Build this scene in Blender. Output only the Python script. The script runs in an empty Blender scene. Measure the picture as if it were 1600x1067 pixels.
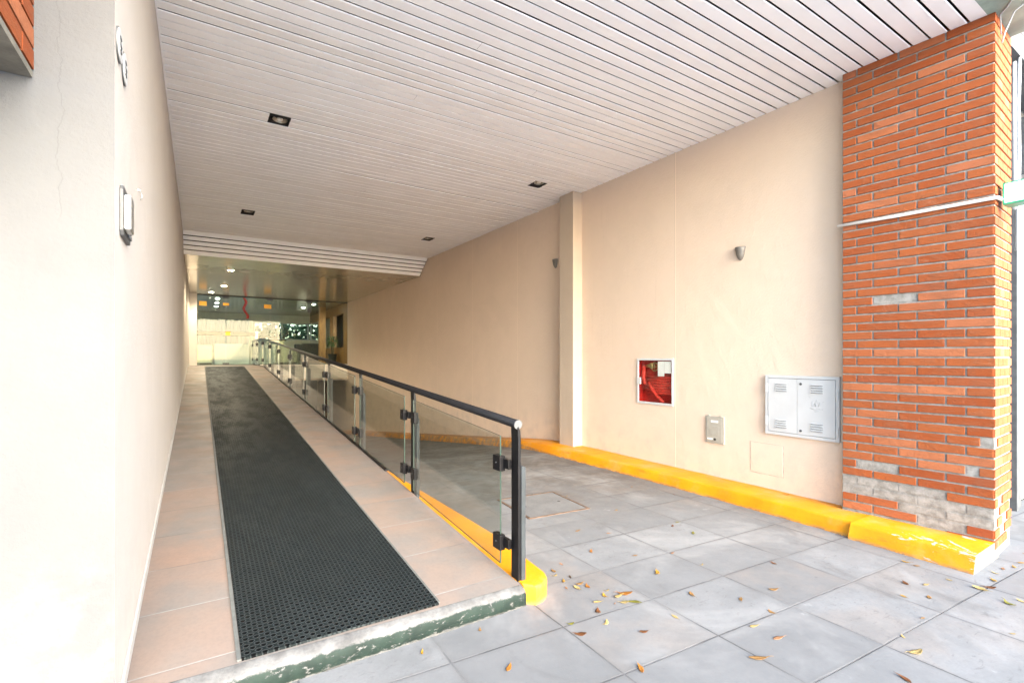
import bpy, bmesh, math, random
from mathutils import Vector, Matrix
R = math.radians
random.seed(7)
S = bpy.context.scene
C = S.collection

# ---------------------------------------------------------------- camera
cam = bpy.data.cameras.new('camera')
cam.sensor_width = 36.0
cam.lens = 767.24 / 1600 * 36.0
cam.shift_y = 24.05 / 1600
cam.clip_start = 0.05
cam.clip_end = 800
co = bpy.data.objects.new('camera', cam)
C.objects.link(co)
co.location = (0, 0, 1.5)
co.rotation_euler = (R(90), 0, R(-32.56))
S.camera = co

# ---------------------------------------------------------------- sky, sun, exposure
W = bpy.data.worlds.new('World')
S.world = W
W.use_nodes = True
wn = W.node_tree
bg = wn.nodes['Background']
sky = wn.nodes.new('ShaderNodeTexSky')
sky.sky_type = 'NISHITA'
sky.sun_disc = False
sky.sun_elevation = R(20)
sky.sun_rotation = R(180)
sky.air_density = 1.0
sky.dust_density = 1.6
wn.links.new(sky.outputs[0], bg.inputs['Color'])
bg.inputs['Strength'].default_value = 0.15
sun = bpy.data.lights.new('sun', 'SUN')
sun.energy = 1.5
sun.angle = R(60)
sun.color = (1.0, 0.992, 0.985)
so = bpy.data.objects.new('sun', sun)
C.objects.link(so)
so.rotation_euler = (R(90 - 20), 0, R(3))
S.view_settings.view_transform = 'Standard'
S.view_settings.look = 'None'
S.view_settings.gamma = 1.0
S.view_settings.exposure = 3.2
S.cycles.max_bounces = 14
S.cycles.diffuse_bounces = 8
S.cycles.transparent_max_bounces = 24
S.cycles.sample_clamp_indirect = 8

# ---------------------------------------------------------------- node helpers
class G:
    """small helper round one material's node tree"""
    def __init__(s, name):
        s.m = bpy.data.materials.new(name)
        s.m.use_nodes = True
        s.t = s.m.node_tree
        s.b = s.t.nodes['Principled BSDF']
        s._co = None
    def n(s, typ, **kw):
        x = s.t.nodes.new(typ)
        for k, v in kw.items():
            setattr(x, k, v)
        return x
    def put(s, sock, v):
        if isinstance(v, bpy.types.NodeSocket):
            s.t.links.new(v, sock)
        elif v is not None:
            if sock.type == 'RGBA' and not hasattr(v, '__len__'):
                v = (v, v, v, 1)
            elif sock.type == 'RGBA' and len(v) == 3:
                v = (*v, 1)
            sock.default_value = v
    def co(s):
        if s._co is None:
            s._co = s.n('ShaderNodeTexCoord').outputs['Object']
        return s._co
    def xyz(s, v=None):
        x = s.n('ShaderNodeSeparateXYZ')
        s.put(x.inputs[0], v or s.co())
        return x.outputs
    def vec(s, x, y, z):
        c = s.n('ShaderNodeCombineXYZ')
        for i, v in enumerate((x, y, z)):
            s.put(c.inputs[i], v)
        return c.outputs[0]
    def scale(s, sc, v=None):
        m = s.n('ShaderNodeVectorMath', operation='MULTIPLY')
        s.put(m.inputs[0], v or s.co())
        m.inputs[1].default_value = sc if hasattr(sc, '__len__') else (sc, sc, sc)
        return m.outputs[0]
    def ma(s, op, a, b=None, c=None, clamp=False):
        m = s.n('ShaderNodeMath', operation=op)
        m.use_clamp = clamp
        for i, v in enumerate((a, b, c)):
            if v is not None:
                s.put(m.inputs[i], v)
        return m.outputs[0]
    def noise(s, sc, detail=4, rough=.55, v=None, dist=0, col=False):
        x = s.n('ShaderNodeTexNoise')
        s.put(x.inputs['Vector'], v or s.co())
        x.inputs['Scale'].default_value = sc
        x.inputs['Detail'].default_value = detail
        x.inputs['Roughness'].default_value = rough
        x.inputs['Distortion'].default_value = dist
        return x.outputs['Color' if col else 'Fac']
    def white(s, v):
        x = s.n('ShaderNodeTexWhiteNoise', noise_dimensions='3D')
        s.put(x.inputs['Vector'], v)
        return x.outputs['Value']
    def ramp(s, v, lo, hi, a=0.0, b=1.0):
        x = s.n('ShaderNodeMapRange', interpolation_type='SMOOTHSTEP')
        s.put(x.inputs[0], v)
        for i, q in enumerate((lo, hi, a, b)):
            x.inputs[1 + i].default_value = q
        return x.outputs[0]
    def mix(s, f, a, b, mode='MIX'):
        x = s.n('ShaderNodeMix', data_type='RGBA', blend_type=mode)
        s.put(x.inputs[0], f)
        s.put(x.inputs[6], a)
        s.put(x.inputs[7], b)
        return x.outputs[2]
    def bump(s, h, st=.3, d=.01, prev=None):
        x = s.n('ShaderNodeBump')
        x.inputs['Strength'].default_value = st
        x.inputs['Distance'].default_value = d
        s.put(x.inputs['Height'], h)
        if prev is not None:
            s.put(x.inputs['Normal'], prev)
        return x.outputs[0]
    def out(s, col=None, rough=None, metal=None, normal=None, spec=None):
        b = s.b
        if col is not None: s.put(b.inputs['Base Color'], col)
        if rough is not None: s.put(b.inputs['Roughness'], rough)
        if metal is not None: s.put(b.inputs['Metallic'], metal)
        if normal is not None: s.put(b.inputs['Normal'], normal)
        if spec is not None: s.put(b.inputs['Specular IOR Level'], spec)
        return s.m

def plain(name, col, rough=.5, metal=0.0, var=.12, sc=14, spec=.5, bump=0.0):
    g = G(name)
    n = g.noise(sc, 5)
    f = g.ramp(n, .3, .7)
    c = g.mix(f, tuple(x * (1 - var) for x in col), tuple(min(1, x * (1 + var)) for x in col))
    nm = g.bump(g.noise(sc * 9, 3), bump, .004) if bump else None
    return g.out(c, rough, metal, nm, spec)

def plaster(name, col, stain=.06, crack=None, dirt=None, grooves=()):
    g = G(name)
    a = g.ramp(g.noise(1.3, 6, .6), .3, .75)
    b = g.ramp(g.noise(9, 4), .3, .7)
    c = g.mix(a, tuple(x * (1 - stain) for x in col), col)
    c = g.mix(g.ma('MULTIPLY', b, .12), c, tuple(x * .88 for x in col))
    scuff = g.ramp(g.noise(2.2, 9, .72, dist=.6), .66, .78)
    c = g.mix(g.ma('MULTIPLY', scuff, .28), c, tuple(x * .72 for x in col))
    x, y, z = g.xyz()
    # dust and splashes near the foot of the wall
    patch = g.ramp(g.noise(.55, 3, .5, dist=1.5), .5, .54)
    c = g.mix(g.ma('MULTIPLY', patch, .10), c, tuple(x_ * .8 for x_ in col))
    run = g.ma('MULTIPLY', g.ramp(g.noise(5, 6, .7, v=g.scale((3, 3, .16))), .56, .75), g.ramp(g.noise(.8, 3), .4, .65))
    c = g.mix(g.ma('MULTIPLY', run, .28), c, tuple(x_ * .7 for x_ in col))
    mark = g.ramp(g.noise(7, 9, .8, v=g.scale((1, 1, 1.8)), dist=1.0), .685, .73)
    c = g.mix(g.ma('MULTIPLY', mark, .32), c, (.35, .32, .29))
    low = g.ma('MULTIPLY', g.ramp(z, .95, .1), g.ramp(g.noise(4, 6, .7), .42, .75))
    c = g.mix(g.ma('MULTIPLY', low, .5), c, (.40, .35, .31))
    if crack:
        cx, z0, z1 = crack
        wob = g.ma('MULTIPLY', g.ma('SUBTRACT', g.noise(6, 6, .65, v=g.vec(0, 0, z)), .5), .11)
        d = g.ma('ABSOLUTE', g.ma('SUBTRACT', g.ma('ADD', x, wob), cx))
        m = g.ma('MULTIPLY', g.ramp(d, .0016, .0004), g.ma('MULTIPLY', g.ramp(z, z0, z0 + .1), g.ramp(z, z1 + .1, z1)))
        c = g.mix(g.ma('MULTIPLY', m, .45), c, tuple(q * .55 for q in col))
    for gy in grooves:
        d = g.ma('ABSOLUTE', g.ma('SUBTRACT', y, gy))
        c = g.mix(g.ma('MULTIPLY', g.ramp(d, .011, .006), .6), c, tuple(min(.9, x * 1.25) for x in col))
    for gy in grooves:
        d = g.ma('ABSOLUTE', g.ma('SUBTRACT', y, gy + .009))
        c = g.mix(g.ma('MULTIPLY', g.ramp(d, .006, .002), .5), c, tuple(x * .6 for x in col))
    h = g.ma('ADD', g.noise(55, 6, .7), g.ma('MULTIPLY', g.noise(7, 3), 1.5))
    return g.out(c, .85, 0, g.bump(h, .45, .009), .25)

def slab_material(name, tint=1.0, warm=.3):
    """grey concrete flags: joints, a tone of its own for each flag, stains, gum spots"""
    g = G(name)
    x, y, z = g.xyz()
    wob = g.ma('MULTIPLY', g.ma('SUBTRACT', g.noise(1.2, 3), .5), .02)
    u = g.ma('DIVIDE', g.ma('SUBTRACT', g.ma('ADD', g.ma('SUBTRACT', x, g.ma('MULTIPLY', g.ma('SUBTRACT', y, 2.0), .018)), wob), 1.705), .6615)
    v = g.ma('DIVIDE', g.ma('SUBTRACT', g.ma('ADD', g.ma('ADD', y, g.ma('MULTIPLY', g.ma('SUBTRACT', x, 3.08), .067)), wob), 1.111), .4725)
    fu, fv = g.ma('FLOOR', u), g.ma('FLOOR', v)
    du = g.ma('MULTIPLY', g.ma('ABSOLUTE', g.ma('SUBTRACT', g.ma('FRACT', g.ma('ADD', u, .5)), .5)), .6615)
    dv = g.ma('MULTIPLY', g.ma('ABSOLUTE', g.ma('SUBTRACT', g.ma('FRACT', g.ma('ADD', v, .5)), .5)), .4725)
    d = g.ma('MINIMUM', du, dv)
    rid = g.white(g.vec(fu, fv, 3.3))
    rid2 = g.white(g.vec(fu, fv, 8.1))
    tone = g.mix(rid, (.395 * tint, .405 * tint, .41 * tint), (.54 * tint, .555 * tint, .56 * tint))
    # some flags are a sandy brown with a paler middle
    sandy = g.ma('MULTIPLY', g.ramp(rid2, .62, .8), g.ramp(g.noise(2.2, 5, .6, dist=.4), .38, .62))
    tone = g.mix(g.ma('MULTIPLY', sandy, .55 * warm * 2), tone, (.235, .185, .145))
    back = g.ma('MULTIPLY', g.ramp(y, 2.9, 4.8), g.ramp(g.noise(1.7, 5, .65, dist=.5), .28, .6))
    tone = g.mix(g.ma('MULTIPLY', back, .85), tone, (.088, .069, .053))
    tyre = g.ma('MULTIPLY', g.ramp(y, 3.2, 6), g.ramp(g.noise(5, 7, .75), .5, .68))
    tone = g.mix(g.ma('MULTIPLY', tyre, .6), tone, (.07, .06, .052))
    cloud = g.ramp(g.noise(3.1, 8, .68), .34, .68)
    tone = g.mix(g.ma('MULTIPLY', cloud, .5), tone, (.29 * tint, .305 * tint, .31 * tint))
    fine = g.ramp(g.noise(60, 5, .7), .3, .7)
    tone = g.mix(g.ma('MULTIPLY', fine, .38), tone, (.13, .13, .13))
    smear = g.ma('MULTIPLY', g.ramp(rid, .5, .62), g.ramp(g.noise(13, 6, .7, v=g.scale((1, 2.2, 1)), dist=.8), .56, .68))
    tone = g.mix(g.ma('MULTIPLY', smear, .6), tone, (.09, .088, .085))
    chalk = g.ramp(g.noise(2.3, 6, .7, v=g.scale((1.2, .9, 1))), .66, .73)
    tone = g.mix(g.ma('MULTIPLY', chalk, .35), tone, (.36, .36, .355))
    vo = g.n('ShaderNodeTexVoronoi', feature='F1')
    g.put(vo.inputs['Vector'], g.co())
    vo.inputs['Scale'].default_value = 3.1
    spot = g.ma('MULTIPLY', g.ramp(g.ma('ADD', vo.outputs['Distance'], g.ma('MULTIPLY', g.noise(30, 3), .03)), .085, .06), g.ramp(g.white(vo.outputs['Position']), .55, .6))
    tone = g.mix(g.ma('MULTIPLY', spot, .75), tone, (.08, .08, .085))
    oil = g.ramp(g.noise(1.15, 9, .74, v=g.scale((1.3, .8, 1)), dist=.9), .54, .72)
    tone = g.mix(g.ma('MULTIPLY', oil, .6), tone, (.085, .082, .078))
    grit = g.ramp(g.noise(19, 8, .8, dist=.4), .60, .72)
    tone = g.mix(g.ma('MULTIPLY', grit, .6), tone, (.075, .074, .072))
    wash = g.ramp(g.noise(.9, 5, .65, dist=.6), .5, .68)
    tone = g.mix(g.ma('MULTIPLY', wash, .55), tone, (.245, .245, .24))
    jn = g.ma('ADD', d, g.ma('MULTIPLY', g.ma('SUBTRACT', g.noise(40, 4), .5), .006))
    joint = g.ramp(jn, .0062, .003)
    half = g.ramp(jn, .032, .006)
    pale = g.ramp(g.noise(1.6, 4), .42, .58)
    tone = g.mix(g.ma('MULTIPLY', half, .3), tone, (.11, .108, .105))
    tone = g.mix(g.ma('MULTIPLY', joint, .72), tone, g.mix(pale, (.045, .045, .048), (.13, .13, .13)))
    h = g.ma('SUBTRACT', g.ma('ADD', g.ma('MULTIPLY', g.noise(60, 5, .7), .5), g.ma('MULTIPLY', rid, .5)), g.ma('MULTIPLY', joint, 1.6))
    return g.out(tone, g.ramp(g.noise(8, 4), .3, .7, .6, .85), 0, g.bump(h, .3, .006), .3)

def ramp_tile_material():
    g = G('ramp_stone_tile')
    x, y, z = g.xyz()
    v = g.ma('DIVIDE', g.ma('SUBTRACT', y, 2.626), .518)
    fv = g.ma('FLOOR', v)
    side = g.ma('FLOOR', g.ma('ADD', g.ma('DIVIDE', x, 3.0), .8))
    dv = g.ma('MULTIPLY', g.ma('ABSOLUTE', g.ma('SUBTRACT', g.ma('FRACT', g.ma('ADD', v, .5)), .5)), .518)
    r1 = g.white(g.vec(fv, g.ramp(x, .6, .61), 1.7))
    streakv = g.vec(g.ma('ADD', g.ma('MULTIPLY', x, 2.2), g.ma('MULTIPLY', r1, 9)), g.ma('ADD', g.ma('MULTIPLY', y, 5.5), g.ma('MULTIPLY', x, 2.5)), r1)
    st = g.noise(1.6, 7, .66, v=streakv, dist=.25)
    c = g.mix(g.ramp(g.noise(2.6, 6, .62, v=g.vec(g.ma('ADD', x, g.ma('MULTIPLY', r1, 7)), y, r1), dist=.3), .34, .66), (.155, .143, .132), (.20, .153, .124))
    c = g.mix(g.ma('MULTIPLY', g.ramp(g.noise(1.3, 5, .6, v=g.vec(x, y, g.ma('MULTIPLY', r1, 5))), .45, .7), .7), c, (.225, .15, .113))
    c = g.mix(g.ma('MULTIPLY', r1, .4), c, (.165, .152, .142))
    c = g.mix(g.ma('MULTIPLY', g.ramp(st, .5, .7), .16), c, (.125, .108, .097))
    c = g.mix(g.ma('MULTIPLY', g.ramp(g.noise(45, 5, .7), .4, .7), .22), c, (.10, .087, .078))
    spk = g.ramp(g.noise(17, 6, .75), .70, .76)
    c = g.mix(g.ma('MULTIPLY', spk, .55), c, (0.091, 0.090, 0.090))
    j = g.ramp(g.ma('ADD', dv, g.ma('MULTIPLY', g.ma('SUBTRACT', g.noise(50, 3), .5), .004)), .0045, .002)
    c = g.mix(g.ma('MULTIPLY', j, .8), c, g.mix(g.ramp(g.noise(1.9, 3), .4, .6), (0.062, 0.061, 0.059), (0.228, 0.240, 0.237)))
    h = g.ma('SUBTRACT', g.ma('MULTIPLY', g.noise(30, 6, .7), .6), j)
    return g.out(c, g.ramp(g.noise(3, 5), .3, .7, .42, .62), 0, g.bump(h, .25, .005), .35)

def rubber_ring_material():
    """black rubber ring matting: open rings in a triangular lattice"""
    g = G('ring_rubber')
    x, y, z = g.xyz()
    P = .0475
    u, v = g.ma('DIVIDE', x, P), g.ma('DIVIDE', y, P)
    def lat(ou, ov):
        a = g.ma('SUBTRACT', g.ma('FRACT', g.ma('ADD', u, ou)), .5)
        b = g.ma('MULTIPLY', g.ma('SUBTRACT', g.ma('FRACT', g.ma('ADD', g.ma('DIVIDE', v, 1.15), ov)), .5), 1.15)
        return g.ma('SQRT', g.ma('ADD', g.ma('MULTIPLY', a, a), g.ma('MULTIPLY', b, b)))
    d = g.ma('MINIMUM', lat(0, 0), lat(.5, .5))
    hole = g.ramp(d, .235, .19)
    ring = g.ma('MULTIPLY', g.ramp(d, .2, .26), g.ramp(d, .37, .3))
    lv = g.scale((1, .35, 1))
    n = g.ramp(g.noise(5, 7, .7, v=lv), .35, .7)
    dust = g.ramp(g.noise(2.2, 7, .72, v=g.scale((1, .6, 1)), dist=.5), .46, .74)
    c = g.mix(n, (.006, .0085, .009), (.011, .0145, .015))
    c = g.mix(g.ma('MULTIPLY', ring, .75), c, (.036, .043, .044))
    c = g.mix(g.ma('MULTIPLY', dust, .35), c, (.032, .038, .038))
    flake = g.ramp(g.noise(26, 6, .75), .695, .75)
    c = g.mix(g.ma('MULTIPLY', flake, .7), c, (0.1764, 0.2064, 0.2150))
    c = g.mix(hole, c, (.002, .0025, .003))
    h = g.ma('ADD', g.ma('MULTIPLY', ring, .6), g.ma('MULTIPLY', hole, -1.4))
    return g.out(c, g.ramp(n, 0, 1, .42, .6), 0, g.bump(h, .8, .008), .07)

def yellow_material(name, chips=.0):
    g = G(name)
    n = g.ramp(g.noise(3, 6, .65), .3, .7)
    c = g.mix(n, (.56, .20, .002), (.64, .26, .003))
    c = g.mix(g.ma('MULTIPLY', g.ramp(g.noise(5, 8, .75, dist=.4), .55, .75), .3), c, (.42, .14, .006))
    c = g.mix(g.ma('MULTIPLY', g.ramp(g.noise(24, 6, .75), .66, .74), .5), c, (.15, .07, .02))
    chip = g.ramp(g.noise(4.2, 8, .74, v=g.scale((1, .8, 2.6)), dist=.8), .70 - chips * .105, .715 - chips * .105)
    c = g.mix(chip if chips else g.ma('MULTIPLY', chip, .8), c, (.42, .39, .34))
    gx, gy, gz = g.xyz()
    rub = g.ma('MULTIPLY', g.ramp(g.noise(3.5, 8, .75, v=g.scale((1, .35, 3.5)), dist=.5), .54, .72), g.ramp(gz, .115, .09))
    c = g.mix(g.ma('MULTIPLY', rub, .8), c, (.09, .06, .03))
    foot = g.ma('MULTIPLY', g.ramp(gz, .03, .0), g.ramp(g.noise(9, 6, .7), .35, .6))
    c = g.mix(g.ma('MULTIPLY', foot, .8), c, (.14, .11, .08))
    dust = g.ramp(g.noise(2.4, 8, .72), .48, .72)
    c = g.mix(g.ma('MULTIPLY', dust, .32), c, (.45, .36, .22))
    h = g.ma('SUBTRACT', g.noise(40, 5, .7), g.ma('MULTIPLY', chip, .7))
    return g.out(c, .5, 0, g.bump(h, .3, .005), .4)

def brick_material():
    g = G('clay_brick')
    a = g.n('ShaderNodeVertexColor', layer_name='tone')
    t = g.xyz(a.outputs['Color'])
    c = g.mix(t[0], (.235, .053, .0145), (.29, .08, .024))
    c = g.mix(g.ma('MULTIPLY', g.ramp(t[1], .8, .98), .5), c, (.22, .058, .028))
    c = g.mix(g.ma('MULTIPLY', g.ramp(t[2], .8, .98), .4), c, (.46, .19, .10))
    streak = g.ramp(g.noise(7, 7, .7, v=g.scale((1, 1, 3)), dist=.7), .4, .72)
    c = g.mix(g.ma('MULTIPLY', streak, .6), c, (.22, .085, .042))
    c = g.mix(g.ma('MULTIPLY', g.ramp(g.noise(38, 5, .7), .55, .75), .4), c, (.17, .06, .032))
    pale = g.ramp(g.noise(6, 9, .78, dist=.8), .58, .78)
    c = g.mix(g.ma('MULTIPLY', pale, .6), c, (.36, .20, .13))
    soot = g.ramp(g.noise(1.6, 8, .74, dist=.6), .5, .74)
    c = g.mix(g.ma('MULTIPLY', soot, .4), c, (.16, .065, .035))
    h = g.ma('ADD', g.noise(70, 5, .7), g.ma('MULTIPLY', streak, .7))
    return g.out(c, .82, 0, g.bump(h, .6, .006), .2)

def mortar_material():
    g = G('mortar')
    n = g.ramp(g.noise(16, 6, .7), .3, .7)
    c = g.mix(n, (.17, .16, .145), (.30, .29, .27))
    c = g.mix(g.ma('MULTIPLY', g.ramp(g.noise(5, 6, .7, dist=.5), .5, .65), .4), c, (.36, .355, .34))
    return g.out(c, .9, 0, g.bump(g.noise(45, 6, .75), .6, .008), .2)

def step_material():
    """concrete nosing with a worn dark green painted face"""
    g = G('worn_step')
    x, y, z = g.xyz()
    n = g.noise(9, 8, .74, dist=.5)
    conc = g.mix(g.ramp(g.noise(6, 7, .7), .3, .7), (.06, .06, .06), (.15, .15, .148))
    conc = g.mix(g.ma('MULTIPLY', g.ramp(g.noise(22, 6, .75), .55, .68), .5), conc, (.07, .07, .068))
    green = g.mix(g.ramp(g.noise(11, 6), .3, .7), (.005, .012, .0095), (.0105, .022, .017))
    edge = g.ma('ADD', z, g.ma('MULTIPLY', g.ma('SUBTRACT', n, .5), .05))
    f = g.ma('MULTIPLY', g.ramp(edge, .088, .078), g.ramp(edge, .004, .012))
    f = g.ma('MULTIPLY', f, g.ramp(g.noise(20, 7, .75, v=g.scale((1, 1, 2))), .64, .56))
    return g.out(g.mix(f, conc, green), .75, 0, g.bump(n, .5, .008), .3)

def glass_material(name, tint, refl=1.0):
    g = G(name)
    t = g.t
    t.nodes.remove(g.b)
    tr = g.n('ShaderNodeBsdfTransparent')
    tr.inputs['Color'].default_value = (*tint, 1)
    gl = g.n('ShaderNodeBsdfGlossy')
    gl.inputs['Roughness'].default_value = 0.0
    fr = g.n('ShaderNodeFresnel')
    ge_ = g.n('ShaderNodeNewGeometry')
    g.put(fr.inputs['IOR'], g.ma('MULTIPLY_ADD', ge_.outputs['Backfacing'], 1 / 1.5 - 1.5, 1.5))
    mx = g.n('ShaderNodeMixShader')
    g.put(mx.inputs[0], g.ma('MULTIPLY', fr.outputs[0], refl, clamp=True))
    t.links.new(tr.outputs[0], mx.inputs[1])
    t.links.new(gl.outputs[0], mx.inputs[2])
    t.links.new(mx.outputs[0], t.nodes['Material Output'].inputs['Surface'])
    return g.m

def emit(name, col, st):
    g = G(name)
    g.b.inputs['Emission Color'].default_value = (*col, 1)
    g.b.inputs['Emission Strength'].default_value = st
    return g.out(col, .5)

def wood_material(name, a, b):
    g = G(name)
    n = g.noise(3, 6, .6, v=g.scale((6, 6, .7)), dist=1.2)
    return g.out(g.mix(g.ramp(n, .3, .7), a, b), .4)

M = dict(
    plaster_left=plaster('plaster_facade', (.104, .105, .106), .16, crack=(-.42, 1.95, 2.9)),  # street side set darker than its white plaster, to offset the strong light
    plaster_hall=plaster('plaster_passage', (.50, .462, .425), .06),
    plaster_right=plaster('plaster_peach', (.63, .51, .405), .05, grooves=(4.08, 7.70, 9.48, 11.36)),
    plaster_pil=plaster('plaster_pilaster', (.43, .355, .28), .05),
    slab=slab_material('concrete_flags', .345),
    tile=ramp_tile_material(),
    rubber=rubber_ring_material(),
    yellow=yellow_material('yellow_paint'),
    yellow_chip=yellow_material('chipped_yellow_paint', 1.0),
    brick=brick_material(), mortar=mortar_material(), step=step_material(),
    glass=glass_material('clear_glass', (.87, .89, .865)),
    cabinet_glass=glass_material('cabinet_glass', (.96, .97, .96)),
    glass_edge=plain('glass_edge', (.03, .05, .04), .25, var=.05),
    door_glass=glass_material('door_glass', (.82, .89, .85), .2),
    black=plain('black_paint', (.005, .005, .006), .4, 0, .25, spec=.2),
    post_grey=plain('grey_paint', (.026, .031, .034), .5, 0, .15, spec=.25),
    steel=plain('brushed_steel', (.55, .55, .53), .33, .9, .08),
    alu=plain('aluminium', (.075, .078, .08), .5, .1, .06),
    slat=plain('slat_enamel', (.90, .905, .91), .42, 0, .025, 3),
    slat_b=plain('slat_enamel_aged', (.885, .885, .88), .42, 0, .03, 3),
    void=plain('dark_void', (.022, .018, .015), .9, 0, .2),
    soffit=plain('soffit_gloss', (.60, .56, .47), .18, .45, .04, 5),
    beam=plain('green_beam_paint', (.26, .33, .28), .7, 0, .2, 6),
    white_metal=plain('white_enamel', (.48, .49, .495), .4, 0, .03, 6),
    cab_grey=plain('grey_enamel', (.33, .315, .27), .55, 0, .06, 20),
    red_box=plain('red_lining', (.42, .012, .008), .5, 0, .3, 9),
    red=plain('red_paint', (.42, .012, .008), .45, 0, .3, 9),
    red_hose=plain('red_canvas', (.55, .03, .015), .7, 0, .25, 30, bump=.4),
    brass=plain('brass', (.50, .38, .16), .35, .8, .15),
    paper=plain('paper', (.82, .81, .78), .8, 0, .03),
    pencil=plain('marker_grey', (.42, .44, .46), .7, 0, .1),
    conduit=plain('white_plastic', (.80, .80, .77), .45, 0, .04),
    cable=plain('grey_cable', (.30, .32, .34), .6, 0, .1),
    sign_white=emit('sign_panel', (.86, .97, .91), .55),
    sign_green=plain('green_frame', (.03, .30, .15), .4, 0, .15),
    concrete=plain('rough_concrete', (.16, .145, .115), .9, 0, .25, 12, bump=.5),
    shutter=plain('shutter_steel', (.50, .52, .53), .45, .5, .1, 9),
    frame_dark=plain('dark_frame', (.07, .075, .08), .5, 0, .2),
    bounce_road=plain('pale_bounce_road', (.64, .66, .675), .9, 0, .3, 40, bump=.5),  # unseen road, made pale to bounce light up onto the ceiling
    lobby_wall=plain('lobby_plaster', (.74, .70, .62), .7, 0, .04, 4),
    lobby_floor=plain('lobby_stone', (.55, .53, .48), .15, 0, .06, 4),
    wood=wood_material('orange_wood', (.30, .13, .04), (.44, .21, .065)),
    dark_wood=wood_material('dark_wood', (.05, .028, .016), (.10, .055, .03)),
    cream=plain('cream_laminate', (.62, .55, .40), .35, 0, .04),
    sofa=plain('dark_leather', (.025, .022, .02), .5, 0, .3, 12),
    standin_curtain=plain('white_curtain', (.85, .86, .85), .8, 0, .05, 20),
    lamp=emit('lamp_lens', (1.0, .90, .68), 26),
    lamp_white=emit('lamp_lens_white', (1.0, .97, .9), 26),
    lamp_off=plain('lamp_glass', (.8, .78, .72), .3, .0, .2, 60),
    reflector=plain('lamp_reflector', (.35, .32, .26), .3, .6, .2, 30),
    sticker=plain('orange_sticker', (.85, .42, .02), .5, 0, .05),
    reflection_red=plain('reflected_red', (.75, .03, .03), .4, 0, .1),
    leaf_green=plain('green_leaf', (.07, .13, .035), .6, 0, .3, 20),
    bark=plain('bark', (.10, .075, .05), .9, 0, .3, 20),
    terracotta=plain('dark_pot', (.04, .035, .033), .5, 0, .2),
)

def leaf_mat(name, a, b):
    g = G(name)
    n = g.noise(45, 5, .7)
    c = g.mix(g.ramp(n, .35, .65), a, b)
    return g.out(c, .65, 0, g.bump(g.noise(90, 3), .3, .002), .3)
LM = dict(
    tan=leaf_mat('tan_leaf', (0.171, 0.084, 0.024), (0.237, 0.134, 0.045)),
    yellow=leaf_mat('yellow_leaf', (0.253, 0.127, 0.009), (0.302, 0.176, 0.024)),
    orange=leaf_mat('orange_leaf', (0.205, 0.070, 0.009), (0.261, 0.110, 0.017)),
    brown=leaf_mat('brown_leaf', (0.065, 0.024, 0.007), (0.138, 0.049, 0.013)),
    pale=leaf_mat('pale_leaf', (0.253, 0.176, 0.059), (0.302, 0.229, 0.095)),
    pink=leaf_mat('pinkish_leaf', (0.205, 0.092, 0.041), (0.253, 0.134, 0.064)),
    green=leaf_mat('greenish_leaf', (0.089, 0.095, 0.009), (0.171, 0.147, 0.017)),
    dark=leaf_mat('dark_leaf', (0.025, 0.016, 0.009), (0.065, 0.036, 0.015)),
)

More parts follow.
